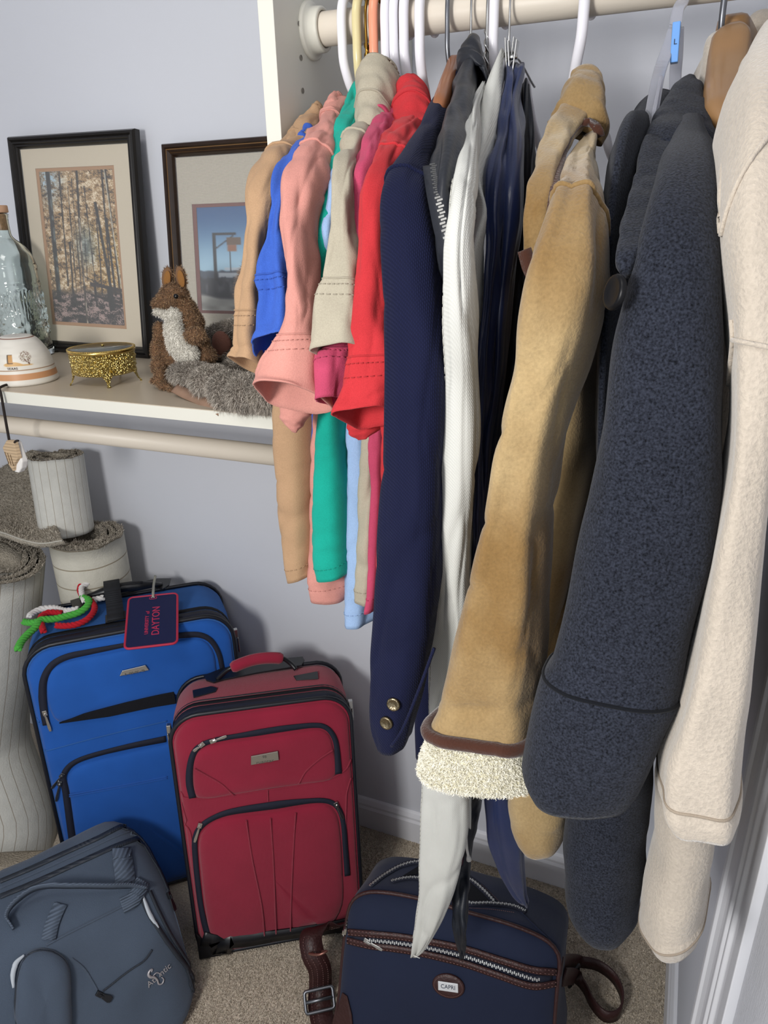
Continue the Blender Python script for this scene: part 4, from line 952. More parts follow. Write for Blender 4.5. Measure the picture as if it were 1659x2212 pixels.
def paint_farm(W=110, H=130):
    T, S = np.meshgrid(np.linspace(0, 1, H), np.linspace(0, 1, W), indexing='ij'); rs = np.random.RandomState(9)
    top, low = np.array([.17, .34, .53]), np.array([.62, .76, .84]); t = smoothstep(0, .60, T)[:, :, None]; c = top*(1-t)+low*t; c = c*(1-.12*smoothstep(.5, 1, S)[:, :, None])
    def rect(x0, y0, x1, y1, col, soft=.006, jit=0):
        nonlocal c
        a = (smoothstep(x0-soft, x0+soft, S)*smoothstep(x1+soft, x1-soft, S)*smoothstep(y0-soft, y0+soft, T+jit*(nz(S, T, 5, 30, 4)-.5))*smoothstep(y1+soft, y1-soft, T))[:, :, None]; c = c*(1-a)+np.array(col)*a
    rect(-1, .60, 2, .70, (.24, .28, .34), .01, .03); rect(.20, .575, .48, .60, (.72, .76, .80)); rect(.45, .51, 1, .62, (.45, .49, .52)); rect(.15, .625, .50, .67, (.68, .71, .74))
    rect(-1, .67, 2, .90, (.13, .14, .18), .012, .04)
    a = (smoothstep(.55, .8, nz(S, T, 11, 40, 9))*smoothstep(.66, .70, T)*smoothstep(.86, .78, T))[:, :, None]*.6; c = c*(1-a)+np.array([.42, .43, .46])*a
    a = smoothstep(.84, .88, T+.05*(nz(S, T, 13, 6, 4)-.5))[:, :, None]; c = c*(1-a)+(np.array([.60, .60, .58])+.25*(nz(S, T, 14, 12, 30)[:, :, None]-.5))*a
    for x0 in np.linspace(.06, .95, 14): rect(x0, .66, x0+.010, .84, (.16, .16, .19), .004)
    rect(.115, .26, .140, .70, (.13, .13, .15)); rect(.115, .245, .30, .268, (.13, .13, .15))
    for k in range(30): rect(.12+k*.0052, .40-k*.0045, .13+k*.0052, .41-k*.0045, (.15, .15, .17), .003)
    rect(.225, .29, .335, .36, (.38, .30, .24)); rect(.23, .36, .30, .42, (.55, .36, .26)); rect(.245, .42, .25, .62, (.2, .2, .22), .003)
    rect(.36, .53, .366, .60, (.2, .2, .22), .003)
    return slin(c)
lean1 = unit(np.array([0, 1.174-1.138, .398]))
f1 = thing('picture_frame', 'black picture frame with an autumn forest photograph, leaning on the wall', 'picture', (-1.10, 1.13, SZ))
o1 = np.array([-1.2615, 1.142, SZ]); u1 = unit([1, -.022, -.010]); v1 = unit(lean1+np.array([.012, 0, 0])); v1 = unit(v1-u1*np.dot(u1, v1)); w1, h1 = .3105, .402
prof1 = [(0, 0), (0, .012), (.003, .017), (.007, .018), (.009, .015), (.011, .0165), (.0135, .0165), (.0155, .013), (.018, .013), (.020, .010), (.022, .006), (.022, .002)]
at1, n1 = pic_frame(f1, o1, u1, v1, w1, h1, prof1, M_blackframe)
def loc1(px, py, o=o1, u=u1, v=v1, n=None, c=.004):
    n = np.cross(u, v); p = on_plane(px, py, o-n*0, n); return np.dot(p-o, u), np.dot(p-o, v)
def hole_from(pts, L):
    q = np.array([L(*p) for p in pts]); return q[:, 0][[0, 3]].mean(), q[:, 1][[2, 3]].mean(), q[:, 0][[1, 2]].mean(), q[:, 1][[0, 1]].mean()
ho = hole_from([(80, 364), (251, 359), (278, 710), (119, 701)], loc1); hi = hole_from([(87, 371), (247, 367), (272, 703), (123, 694)], loc1)
board(f1, at1, .002, .002, w1-.002, h1-.002, .001, M_black, 'backing')
board(f1, at1, .021, .021, w1-.021, h1-.021, .0058, M_mat1, 'mat_board', .0012, ho)
board(f1, at1, ho[0]-.002, ho[1]-.002, ho[2]+.002, ho[3]+.002, .0044, M_mat2, 'inner_mat', .001, hi, label='tan inner mat')
photo(f1, at1, hi[0]-.001, hi[1]-.001, hi[2]+.001, hi[3]+.001, .0032, paint_forest())
board(f1, at1, .021, .021, w1-.021, h1-.021, .0075, M_glass, 'glass', .0008)
f2 = thing('picture_frame', 'dark wood picture frame with a blue-sky farm photograph behind the plush squirrel', 'picture', (-.70, 1.14, SZ))
w2, h2 = .425, .372; o2 = np.array([-.893, 1.139, SZ]); u2 = unit([1, -.004, .008]); v2 = unit([-.07, .105, 1.0]); v2 = unit(v2-u2*np.dot(u2, v2))
prof2 = [(0, 0), (0, .014), (.002, .018), (.007, .019), (.009, .016), (.0105, .016), (.0145, .013), (.0155, .0145), (.018, .0125), (.020, .009), (.022, .006), (.022, .002)]
at2, n2 = pic_frame(f2, o2, u2, v2, w2, h2, prof2, M_brownframe, (M_giltline, (4, 6)))
L2 = lambda px, py: loc1(px, py, o2, u2, v2)
q = np.array([L2(420, 442), L2(430, 676), L2(428, 449), L2(438, 670)]); ho2 = (q[:2, 0].mean(), q[1, 1], .335, q[0, 1]); hi2 = (q[2:, 0].mean(), q[3, 1], .329, q[2, 1])
board(f2, at2, .002, .002, w2-.002, h2-.002, .001, M_black, 'backing')
board(f2, at2, .021, .021, w2-.021, h2-.021, .0058, M_linen, 'mat_board', .0012, ho2, label='linen covered mat')
board(f2, at2, ho2[0]-.002, ho2[1]-.002, ho2[2]+.002, ho2[3]+.002, .0044, M_maroon, 'inner_mat', .001, hi2, label='maroon inner mat')
photo(f2, at2, hi2[0]-.001, hi2[1]-.001, hi2[2]+.001, hi2[3]+.001, .0032, paint_farm())
board(f2, at2, .021, .021, w2-.021, h2-.021, .0075, M_glass, 'glass', .0008)

# ------------------------------------------------------------------ glass bottle
M_bottle = mat('bottle_glass', '#f3faf6', rough=.03, trans=1.0, ior=1.45, spec=.6)
M_cork = mat('cork', '#b98d6a', rough=.9, var=.3, vscale=160, bump=.4, scale=300)
M_corktop = mat('cork_top_wood', '#c79f82', rough=.6, var=.08, vscale=40)
bc = np.array([-1.226, 1.079, SZ]); bt = thing('glass_bottle', 'clear embossed glass bottle with a cork stopper left of the forest picture', 'bottle', bc)
hb = aty(30, 480, bc[1])[2]-SZ
prof = np.array([(.0, .004), (.044, .003), (.051, .000), (.053, .006), (.053, .022), (.0505, .026), (.0500, .035), (.0505, .060), (.0500, .10), (.0505, .128), (.0520, .131), (.0505, .135), (.0505, .160), (.0518, .163), (.050, .167), (.048, .175), (.042, .190), (.032, .203), (.022, .211), (.0175, .217), (.0165, .226), (.0165, .246), (.018, .248), (.018, .255), (.0150, .256), (.0138, .25), (.0138, .225), (.016, .214), (.030, .198), (.041, .184), (.045, .165), (.046, .10), (.046, .03), (.042, .012), (0, .010)])
prof[:, 1] *= (hb+.006)/.246
P = catmull(np.column_stack([prof, np.zeros(len(prof))]), 170); n = 150; V = []
rs = np.random.RandomState(3); kmax = np.argmax(P[:, 1])
for i, (r, z, _) in enumerate(P):
    zz = z/((hb+.006)/.246)
    for j in range(n):
        a = 2*math.pi*j/n; d = 0
        if i < kmax and .03 < zz < .125:
            ph = (a*5/(2*math.pi)) % 1; fan = abs(ph-.5)
            d = .0026*math.sin(18*math.pi*fan/(0.25+zz*6))*smoothstep(.03, .05, zz)*smoothstep(.125, .11, zz)+.0022*vnoise(np.array(j/n), np.array(zz/.25), 5, 34, 40)
        if i < kmax and zz < .022: d = .0004*math.sin(60*a)
        V.append((bc[0]+(r+d)*math.cos(a), bc[1]+(r+d)*math.sin(a), bc[2]+z))
obj('glass', V, grid_faces(len(P), n), M_bottle, bt)
zt = SZ+.256*(hb+.006)/.246
V, Fc = capped(*lathe([(.0130, zt-SZ-.030), (.0136, zt-SZ), ], bc, 32), 2, 32); obj('cork', V, Fc, M_cork, bt)
V, Fc = capped(*lathe([(.0185, zt-SZ+.0005), (.0195, zt-SZ+.002), (.0195, zt-SZ+.012), (.0185, zt-SZ+.0135)], bc, 40), 4, 40); bevel(obj('stopper_top', V, Fc, M_corktop, bt), .0008)

# ------------------------------------------------------------------ ceramic bell with painted landscape, cord and tag
M_ceramic = mat('painted_ceramic', '#d8d2c8', rough=.45, use_col=True, spec=.4)
ec = np.array([-1.022, .886, SZ]); R0 = .0535; HB = aty(26, 718, ec[1]-.0)[2]-SZ-.004
bell = thing('ceramic_bell', 'cream ceramic bell painted with a desert tree, upside on the shelf edge', 'bell', ec)
bp = np.array([(R0*.97, 0.0005), (R0, .003), (R0*.985, .010), (R0*.955, .022), (R0*.92, .034), (R0*.84, .050), (R0*.72, .063), (R0*.58, .0735), (R0*.46, .078), (R0*.40, .0795), (0.001, .0800)]); bp[:, 1] *= HB/.080
P = catmull(np.column_stack([bp, np.zeros(len(bp))]), 150); n = 260; V, colr = [], []
va = math.atan2(CAM[1]-ec[1], CAM[0]-ec[0])
for r, z, _ in P:
    for j in range(n): a = 2*math.pi*j/n; V.append((ec[0]+r*math.cos(a), ec[1]+r*math.sin(a), ec[2]+z))
V = np.array(V); A = np.tile((2*math.pi*np.arange(n)/n-va+math.pi) % (2*math.pi)-math.pi, len(P)); Zr = (V[:, 2]-SZ)/HB; XX = A/ .8   # XX>0 to the right
col = np.tile(np.array([.85, .83, .79]), (len(V), 1)); col += (vnoise(A/6.28+.5, Zr, 4, 14, 20)*.02)[:, None]
def pnt(mask, c): 
    m_ = np.clip(mask, 0, 1)[:, None]; col[:] = col*(1-m_)+np.array(c)*m_
band = lambda a, b, s=.006: smoothstep(a-s, a+s, Zr)*smoothstep(b+s, b-s, Zr)
pnt(band(.135, .265), (.75, .55, .39)); pnt(band(.335, .352, .004), (.55, .40, .26)); pnt(band(.955, .97, .004), (.5, .34, .27))
gl = .475-.05*np.abs(XX+.15); pnt(smoothstep(.0, .012, .47-.02*XX-Zr)*smoothstep(.425, .44, Zr)*smoothstep(.62, .45, np.abs(XX+.12)), (.78, .62, .40))
pnt(smoothstep(.0, .01, .525-.35*(XX+.35)**2-Zr)*smoothstep(.45, .46, Zr)*smoothstep(.5, .4, np.abs(XX+.25)), (.80, .64, .42))
tower = smoothstep(.105, .09, np.abs(XX+.42))*band(.50, .66, .008); pnt(smoothstep(.125, .11, np.abs(XX+.44))*band(.485, .668, .006), (.25, .17, .11)); pnt(tower, (.74, .56, .34))
rs = np.random.RandomState(8)
def seg(x0, z0, x1, z1, w, c):
    dx, dz = x1-x0, (z1-z0)*1.6; L = dx*dx+dz*dz; t = np.clip(((XX-x0)*dx+(Zr-z0)*1.6*dz)/L, 0, 1)
    d = np.hypot(XX-x0-dx*t, (Zr-z0)*1.6-dz*t); pnt(smoothstep(w, w*.5, d), c)
for x0, z0, x1, z1, w in ((.30, .45, .14, .58, .016), (.14, .58, .02, .655, .010), (.30, .45, .28, .56, .014), (.28, .56, .24, .64, .009), (.30, .45, .36, .53, .009), (.28, .56, .36, .60, .008), (.36, .53, .34, .60, .006), (.18, .55, .08, .57, .007)): seg(x0, z0, x1, z1, w, (.38, .24, .17))
fol = smoothstep(.28, .20, np.hypot(XX-.20, (Zr-.615)*2.2)); sp = rs.rand(len(V)); pnt(fol*(sp > .62)*.75, (.42, .30, .24)); pnt(fol*(sp < .12)*.8, (.62, .60, .48))
obj('dome', V, grid_faces(len(P), n), M_ceramic, bell, col=slin(col))
vd = np.array([math.cos(va), math.sin(va), 0]); rt_ = np.array([-vd[1], vd[0], 0])*1.0
tn = unit(vd*.97+np.array([0, 0, .22])); aa = va-.30; tc0 = ec+np.array([math.cos(aa)*R0*.925, math.sin(aa)*R0*.925, HB*.385]); tn = unit([math.cos(aa), math.sin(aa), .22]); tr = np.array([-math.sin(aa), math.cos(aa), 0])
V, Fc = text_mesh('TEXAS', .0055, np.stack([tr, np.cross(tn, tr), tn], axis=1), tc0+tn*.0016, depth=.0002); obj('lettering', V, Fc, mat('ink', '#4d3b30', rough=.8), bell, smooth=False)
M_blackcord = mat('dark_cord', '#241c19', rough=.9, bump=.5, scale=500)
cp_ = catmull([ec+np.array([0, 0, .004]), np.array([ec[0]+.006, .86, SZ+.003]), aty(-1, 838, .812), aty(2, 850, .806), aty(8, 885, .804), aty(16, 930, .803), aty(20, 952, .803)], 60)
V, Fc = sweep(cp_, .0021, 8); obj('cord', V, Fc, M_blackcord, bell)
M_tagwood = mat('tag_clay', '#b39b7d', rough=.8, kind='lines', scale=60, cvar=.12, bump=.3, stretch=(3, 1, 1))
tp = [(5, 967), (14, 951), (28, 952), (38, 990), (29, 1005), (28, 1018), (18, 1004)]
V = [aty(a, b, .799) for a, b in tp]+[aty(a, b, .799)+np.array([.004, .006, 0]) for a, b in tp]; k = len(tp)
bevel(obj('tag', V, [(j, (j+1) % k, k+(j+1) % k, k+j) for j in range(k)]+[tuple(range(k))[::-1], tuple(range(k, 2*k))], M_tagwood, bell, smooth=False), .001)
tp = [(28, 952), (34, 958), (42, 982), (48, 998), (46, 1012), (40, 1022), (32, 1020), (27, 1014), (29, 1004), (38, 989)]
V = [aty(a, b, .803)+np.array([0, .0, 0]) for a, b in tp]+[aty(a, b, .803)+np.array([.002, .011, 0]) for a, b in tp]; k = len(tp)
bevel(obj('tag_backing', V, [(j, (j+1) % k, k+(j+1) % k, k+j) for j in range(k)]+[tuple(range(k))[::-1], tuple(range(k, 2*k))], mat('white_glaze', '#e2dfdb', rough=.4), bell, smooth=False, label='white glazed side of the tag'), .002)
V, Fc = join([sweep([aty(10+6*i, 976+i*3, .7985), aty(19+5*i, 1002+i*2, .7985)], .0006, 5) for i in range(3)]); obj('incised_lines', V, Fc, mat('tag_line', '#6d573f', rough=.9), bell)
V, Fc = sweep(catmull([aty(31, 956, .80), aty(35, 952, .80), aty(40, 952, .80)], 12), .0016, 6); obj('knot', V, Fc, M_blackcord, bell)

# ------------------------------------------------------------------ gilt trinket box
M_gold = mat('gilt_brass', '#cdb068', rough=.22, metal=1)
M_filigree = mat('gilt_filigree', '#d3bd78', rough=.28, metal=1, bump=1.0, scale=330, kind='voronoi', dist=.004)
M_lidglass = mat('lid_glass', '#dfe3dd', rough=.04, trans=.85, ior=1.45)
gb = np.array([-.880, .923, SZ]); g = thing('trinket_box', 'small round gilt filigree trinket box with a glass lid on shelf', 'box', gb)
zl = aty(216, 749, gb[1])[2]-SZ; GR = .0525; z0 = .0165
n = 220; prof = [(GR*.90, z0), (GR*.945, z0+.002), (GR*.95, z0+.006)]+[(GR*(.955+.02*t), z0+.007+(zl-z0-.017)*t) for t in np.linspace(0, 1, 26)]+[(GR*.985, zl-.008), (GR*.99, zl-.006)]
V = []; rs = np.random.RandomState(5); gn = rs.rand(len(prof), n)
for i, (r, z) in enumerate(prof):
    for j in range(n):
        a = 2*math.pi*j/n; d = 0
        if 3 <= i < len(prof)-2: d = .0011*vnoise(np.array(j/n), np.array(i/28.0), 6, 70, 14)+.0008*math.sin(a*16)*math.sin(i*.8)
        V.append((gb[0]+(r+d)*math.cos(a), gb[1]+(r+d)*math.sin(a), SZ+z))
obj('body', V, grid_faces(len(prof), n)+[tuple(range(n))[::-1]], M_filigree, g)
V, Fc = lathe([(GR*.99, zl-.0062), (GR*1.015, zl-.006), (GR*1.02, zl-.003), (GR*1.0, zl-.001), (GR*.93, zl), (GR*.90, zl-.001)], gb, 90); lid = obj('lid_rim', V, Fc, M_gold, g)
V, Fc = join([ellipsoid(gb+np.array([GR*1.0*math.cos(a), GR*1.0*math.sin(a), zl-.0012]), (.0011,)*3, nu=6, nv=4) for a in np.linspace(0, 2*math.pi, 110, endpoint=False)]); obj('beading', V, Fc, M_gold, g, kind='stuff')
V, Fc = capped(*lathe([(GR*.91, zl-.003), (GR*.91, zl-.0005)], gb, 60), 2, 60); obj('lid_glass', V, Fc, M_lidglass, g)
V, Fc = ellipsoid(gb+np.array([-.006, .010, zl+.001]), (.003, .003, .002)); obj('glass_stud', V, Fc, M_gold, g)
for px, py in ((236, 838), (158, 832), (296, 822)):
    ft = atz(px, py, SZ); a = math.atan2(ft[1]-gb[1], ft[0]-gb[0]); d = np.array([math.cos(a), math.sin(a), 0]); t = np.array([-d[1], d[0], 0]); up = np.array([0, 0, 1.0])
    rr = GR*.955; b0 = gb+d*rr; V = []
    for zz, w, o_ in ((z0+.006, .0125, .001), (z0+.003, .0135, .0015), (z0-.001, .009, .001), (z0-.006, .0045, .002), (z0-.012, .0026, .004), (.0035, .0028, .006), (.0012, .004, .0072), (.0002, .0036, .0075)):
        for s in (-1, -.4, .4, 1): V.append(b0+t*w*s*.8+d*(o_-.0022*s*s*(w/.0125))+up*zz)
        for s in (1, .4, -.4, -1): V.append(b0+t*w*s*.8+d*(o_-.0022*s*s*(w/.0125)-.0016)+up*zz)
    obj('leg', V, grid_faces(8, 8)+[tuple(range(8))[::-1], tuple(range(56, 64))], M_filigree, g)
a = math.radians(100); 
for a in (1.9,):
    d = np.array([math.cos(a), math.sin(a), 0]); V, Fc = sweep([gb+d*GR*.95+np.array([0, 0, z0+.004]), gb+d*GR*1.0+np.array([0, 0, .008]), gb+d*(GR*1.1)+np.array([0, 0, .001])], .0015, 8); obj('leg', V, Fc, M_gold, g)

# ------------------------------------------------------------------ plush squirrel and fur pieces
M_plush = mat('plush_skin', '#77583f', rough=1)
M_fur = mat('fur_strands', '#808080', rough=.75, use_col=True, spec=.25)
M_plushw = mat('plush_white_skin', '#d9d4c8', rough=1)
sq = thing('plush_squirrel', 'brown plush toy squirrel with a white belly sitting on the shelf', 'plush toy', atz(395, 835, SZ))
Yb = .972
body = [E_(377, 640, Yb-.005, 33, 29, 27), E_(360, 650, Yb-.008, 25, 20, 22), E_(346, 657, Yb-.010, 19, 14, 17), E_(400, 672, Yb, 25, 30, 27), E_(410, 700, Yb, 28, 34, 34), E_(400, 735, Yb, 44, 48, 44), E_(396, 768, Yb-.004, 52, 38, 50),
        E_(346, 724, Yb-.022, 13, 30, 14), E_(344, 760, Yb-.03, 15, 32, 20), E_(346, 792, Yb-.045, 17, 22, 22), E_(348, 812, Yb-.06, 12, 18, 16), E_(338, 823, Yb-.068, 15, 6, 13), E_(356, 834, Yb-.072, 18, 7, 14), E_(375, 842, Yb-.078, 15, 6, 12),
        E_(421, 725, Yb-.045, 26, 18, 18), E_(438, 742, Yb-.02, 12, 22, 18), E_(446, 770, Yb-.02, 20, 20, 24)]
bo, BV, BF = blob('body', body, M_plush, sq, vox=.0028, smooth=5)
def brown(P, rs): 
    k = rs.rand(len(P), 1); return lin('#7c6450')*np.ones((len(P), 3))*(.55+.9*k)+(rs.rand(len(P), 1) > .8)*np.array(lin('#cba878'))*.5
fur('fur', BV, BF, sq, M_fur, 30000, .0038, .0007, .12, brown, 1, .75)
belly = [E_(378, 690, Yb-.022, 19, 24, 18), E_(376, 716, Yb-.034, 20, 30, 20), E_(384, 742, Yb-.042, 25, 30, 20), E_(402, 764, Yb-.046, 30, 22, 20), E_(344, 674, Yb-.018, 14, 7, 14), E_(358, 680, Yb-.020, 12, 8, 12)]
wo, WV, WF = blob('belly', belly, M_plushw, sq, vox=.0028, smooth=5, label='white belly and chin')
fur('belly_fur', WV, WF, sq, M_fur, 9000, .0042, .0007, .12, lambda P, rs: lin('#e4dfd4')*np.ones((len(P), 3))*(.8+.3*rs.rand(len(P), 1)), 2, .75)
for i, (px, py, rz_) in enumerate(((361, 601, .28), (391, 600, -.10))):
    e = E_(px, py, Yb-.004, 13, 24, 6, rot('Y', rz_)); V, Fc = ellipsoid(*e); obj('ear', V, Fc, M_plush, sq); fur('ear_fur', V, Fc, sq, M_fur, 1100, .004, .0007, .1, brown, 10+i, .7, maskf=lambda P, N_: N_[:, 1] > -.55)
    e = E_(px, py+2, Yb-.0085, 9, 18, 3, rot('Y', rz_)); V, Fc = ellipsoid(*e); obj('inner_ear', V, Fc, mat('ear_felt', '#8a5f31', rough=1, bump=.4, scale=600), sq)
V, Fc = ellipsoid(*E_(380, 640, Yb-.032, 5.5, 5.5, 5)); obj('eye', V, Fc, mat('eye_bead', '#0a0909', rough=.08), sq)
M_pelt = mat('pelt_skin', '#7b7068', rough=1); M_leatherb = mat('pelt_leather', '#8b6f5c', rough=.8, var=.15, vscale=40)
def grey(P, rs):
    k = rs.rand(len(P), 1); w = vnoise(P[:, 0]*8 % 1, np.clip((P[:, 2]-1.05)*6, 0, 1), 3, 9, 8)[:, None]
    return np.array(lin('#a69d92'))*(.55+.75*k+.25*w)+(rs.rand(len(P), 1) > .85)*np.array(lin('#d8d3cb'))*.45
pl = thing('fur_pelt', 'grey rabbit fur pelt lying over the shelf edge in front of the squirrel', 'fur', atz(480, 860, SZ))
ell = [E_(398, 806, .905, 38, 20, 30), E_(425, 812, .90, 45, 26, 40), E_(460, 826, .872, 50, 34, 45), E_(500, 842, .848, 50, 38, 50), E_(540, 850, .832, 50, 40, 50), E_(585, 852, .826, 50, 38, 50), E_(630, 850, .83, 50, 36, 50), E_(488, 872, .822, 26, 14, 20), E_(530, 872, .815, 40, 16, 22)]
po, PV, PF = blob('pelt', ell, M_pelt, pl, vox=.005, smooth=8)
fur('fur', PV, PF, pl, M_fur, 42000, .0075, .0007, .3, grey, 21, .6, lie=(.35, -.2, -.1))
lp = [aty(378, 838, .872), aty(400, 850, .862), aty(428, 862, .846), aty(455, 876, .832), aty(478, 888, .818)]
V, Fc = strip(catmull(lp, 30), (0, .6, .5), .016, .003); obj('leather_edge', V, Fc, M_leatherb, pl, label='bare leather edge of the pelt')
p2 = thing('fur_pelt', 'rolled grey fur with a bare brown suede patch behind the plush squirrel', 'fur', atz(490, 790, SZ))
ell = [E_(470, 726, 1.062, 28, 22, 26), E_(500, 716, 1.06, 34, 22, 26), E_(540, 716, 1.055, 36, 26, 28), E_(560, 745, 1.05, 34, 36, 30), E_(520, 770, 1.05, 40, 18, 30), E_(446, 742, 1.06, 12, 22, 20), E_(540, 790, 1.0, 60, 18, 40)]
po, PV, PF = blob('pelt', ell, M_pelt, p2, vox=.005, smooth=6); fur('fur', PV, PF, p2, M_fur, 22000, .0085, .0007, .2, grey, 22, .55)
V, Fc = ellipsoid(*E_(479, 742, 1.038, 24, 27, 12)); obj('suede_patch', V, Fc, mat('suede_patch', '#7b5347', rough=.95, bump=.5, scale=400), p2, label='bare brown suede patch')
p3_ = thing('fur_pelt', 'upright tuft of grey-brown fur before the farm photograph, beside the tan sleeve', 'fur', atz(545, 700, SZ+.03))
ell = [E_(548, 606, 1.07, 26, 34, 22), E_(545, 640, 1.07, 28, 40, 24), E_(556, 680, 1.066, 26, 34, 24), E_(560, 716, 1.062, 24, 30, 24)]
po, PV, PF = blob('pelt', ell, M_pelt, p3_, vox=.005, smooth=6)
fur('fur', PV, PF, p3_, M_fur, 9000, .013, .0008, .1, lambda P, rs: np.array(lin('#9a8676'))*(.6+.7*rs.rand(len(P), 1)), 23, .5)
V, Fc = sweep(catmull([aty(524, 680, 1.03), aty(516, 688, 1.03), aty(508, 696, 1.03)], 14), [.0022]*7+[.0016]*4+[.0008]*3, 6); obj('claw', V, Fc, mat('claw_dark', '#1d1714', rough=.5), p3_)
# ------------------------------------------------------------------ rolls of carpet
M_back = mat('carpet_backing', '#bdb9ae', rough=.95, bump=.5, scale=260, var=.05, vscale=60, cvar=.08)
M_pilec = mat('carpet_pile', '#b0a798', rough=1, bump=1.0, scale=300, cvar=.35, dist=.004, var=.1, vscale=40)
def stripes(name, axis, count, base, line, ph=0.0, width=.06):
    m = mat(name, base, rough=.95, bump=.4, scale=280, var=.05, vscale=50); nt = m.node_tree; N, L = nt.nodes, nt.links; b = N['Principled BSDF']
    uv = N.new('ShaderNodeUVMap'); sp = N.new('ShaderNodeSeparateXYZ'); L.new(uv.outputs[0], sp.inputs[0])
    nzz = N.new('ShaderNodeTexNoise'); nzz.inputs['Scale'].default_value = 9; tc = N.new('ShaderNodeTexCoord'); L.new(tc.outputs['Object'], nzz.inputs['Vector'])
    ad = N.new('ShaderNodeMath'); ad.operation = 'MULTIPLY_ADD'; ad.inputs[1].default_value = count; ad.inputs[2].default_value = ph; L.new(sp.outputs[axis], ad.inputs[0])
    a2 = N.new('ShaderNodeMath'); a2.operation = 'MULTIPLY_ADD'; a2.inputs[1].default_value = .12; L.new(nzz.outputs['Fac'], a2.inputs[0]); L.new(ad.outputs[0], a2.inputs[2])
    fr = N.new('ShaderNodeMath'); fr.operation = 'FRACT'; L.new(a2.outputs[0], fr.inputs[0])
    lt = N.new('ShaderNodeMath'); lt.operation = 'LESS_THAN'; lt.inputs[1].default_value = width; L.new(fr.outputs[0], lt.inputs[0])
    mx = N.new('ShaderNodeMix'); mx.data_type = 'RGBA'; mx.inputs['B'].default_value = lin(line)+(1,)
    src = b.inputs['Base Color'].links[0].from_socket; L.new(src, mx.inputs['A']); L.new(lt.outputs[0], mx.inputs['Factor']); L.new(mx.outputs['Result'], b.inputs['Base Color'])
    return m
M_strV = stripes('backing_stripes_upright', 0, 15, '#cbc9c0', '#978c7c', width=.055)
M_strC = stripes('backing_stripes_upright_small', 0, 22, '#cdccc5', '#9a907f', width=.055)
M_strH = stripes('backing_stripes_level', 1, 16, '#cbc7b9', '#968b77', width=.06)
def carpet_roll(root, axis_pts, R, turns, th, m_out, name='roll', sq=1.0, seed=0, gap=.004):
    """a strip of carpet rolled up: backing outside, pile inside, edges at the ends"""
    n = 150; A = np.linspace(0, 2*math.pi*turns, n); pitch = (th+gap)
    ro = R-pitch*(A[::-1]/(2*math.pi)); a0 = 2.2
    out = [(ro[i]*math.cos(a0-A[::-1][i]), ro[i]*sq*math.sin(a0-A[::-1][i])) for i in range(n)]
    inn = [((ro[i]-th)*math.cos(a0-A[::-1][i]), (ro[i]-th)*sq*math.sin(a0-A[::-1][i])) for i in range(n)]
    P = catmull(axis_pts, 24); K = len(P); V, UV = [], []; arc = np.concatenate([[0], np.cumsum(np.hypot(*np.diff(np.array(out), axis=0).T))])
    rs = np.random.RandomState(seed)
    for k in range(K):
        T = unit(P[min(k+1, K-1)]-P[max(k-1, 0)]); ex = unit(np.cross([0, 1, 0], T)); ey = np.cross(T, ex)
        for L_ in (out, inn):
            for i, (x, y) in enumerate(L_):
                jit = (.0035 if R > .07 else .0012)*vnoise(np.array(i/n), np.array(.5), seed+3, 60, 2) if k == K-1 else 0
                V.append(P[k]+ex*x+ey*y+T*jit); UV.append((arc[i]/1.0*2.6, k/(K-1)))
    Fc, mi = [], []
    for k in range(K-1):
        b, c = k*2*n, (k+1)*2*n
        for i in range(n-1):
            Fc.append((b+i, c+i, c+i+1, b+i+1)); mi.append(0); Fc.append((b+n+i+1, c+n+i+1, c+n+i, b+n+i)); mi.append(1)
        Fc += [(b, b+n, c+n, c), (b+n-1, c+n-1, c+2*n-1, b+2*n-1)]; mi += [1, 1]
    for b in (0, (K-1)*2*n):
        for i in range(n-1): Fc.append((b+i, b+i+1, b+n+i+1, b+n+i)); mi.append(1)
    o = obj(name, V, Fc, [m_out, M_pilec], root, mi=mi, uv=np.array(UV))
    V = np.array(V); top = [f for f in Fc[-(n-1):]]; bot = Fc[-2*(n-1):-(n-1)]
    zt = [np.mean(V[list(f)], axis=0)[2] for f in (top[0], bot[0])]
    return V, (top if zt[0] > zt[1] else bot)
def pilecol(P, rs): return np.array(lin('#b5ac9e'))*(.55+.8*rs.rand(len(P), 1))
def tufts(root, V, Fc, cnt, ln=.006, seed=0, name='pile_edge', **k): return fur(name, V, [f if np.dot(np.cross(V[f[1]]-V[f[0]], V[f[2]]-V[f[1]]), [0, 0, 1]) > 0 else f[::-1] for f in Fc], root, M_fur, cnt, ln, .0011, .25, pilecol, seed, .7, **k)
rB = thing('carpet_roll', 'carpet roll with level backing lines, standing under the smallest roll', 'carpet roll', (-1.10, 1.07, 0))
cB = aty(182, 1158, 1.065)
V, top = carpet_roll(rB, [(cB[0]-.004, 1.069, 0.0), (cB[0]-.002, 1.067, .4), (cB[0], 1.065, cB[2])], .085, 2.6, .013, M_strH, seed=2); tufts(rB, V, top, 3500, .007, 3)
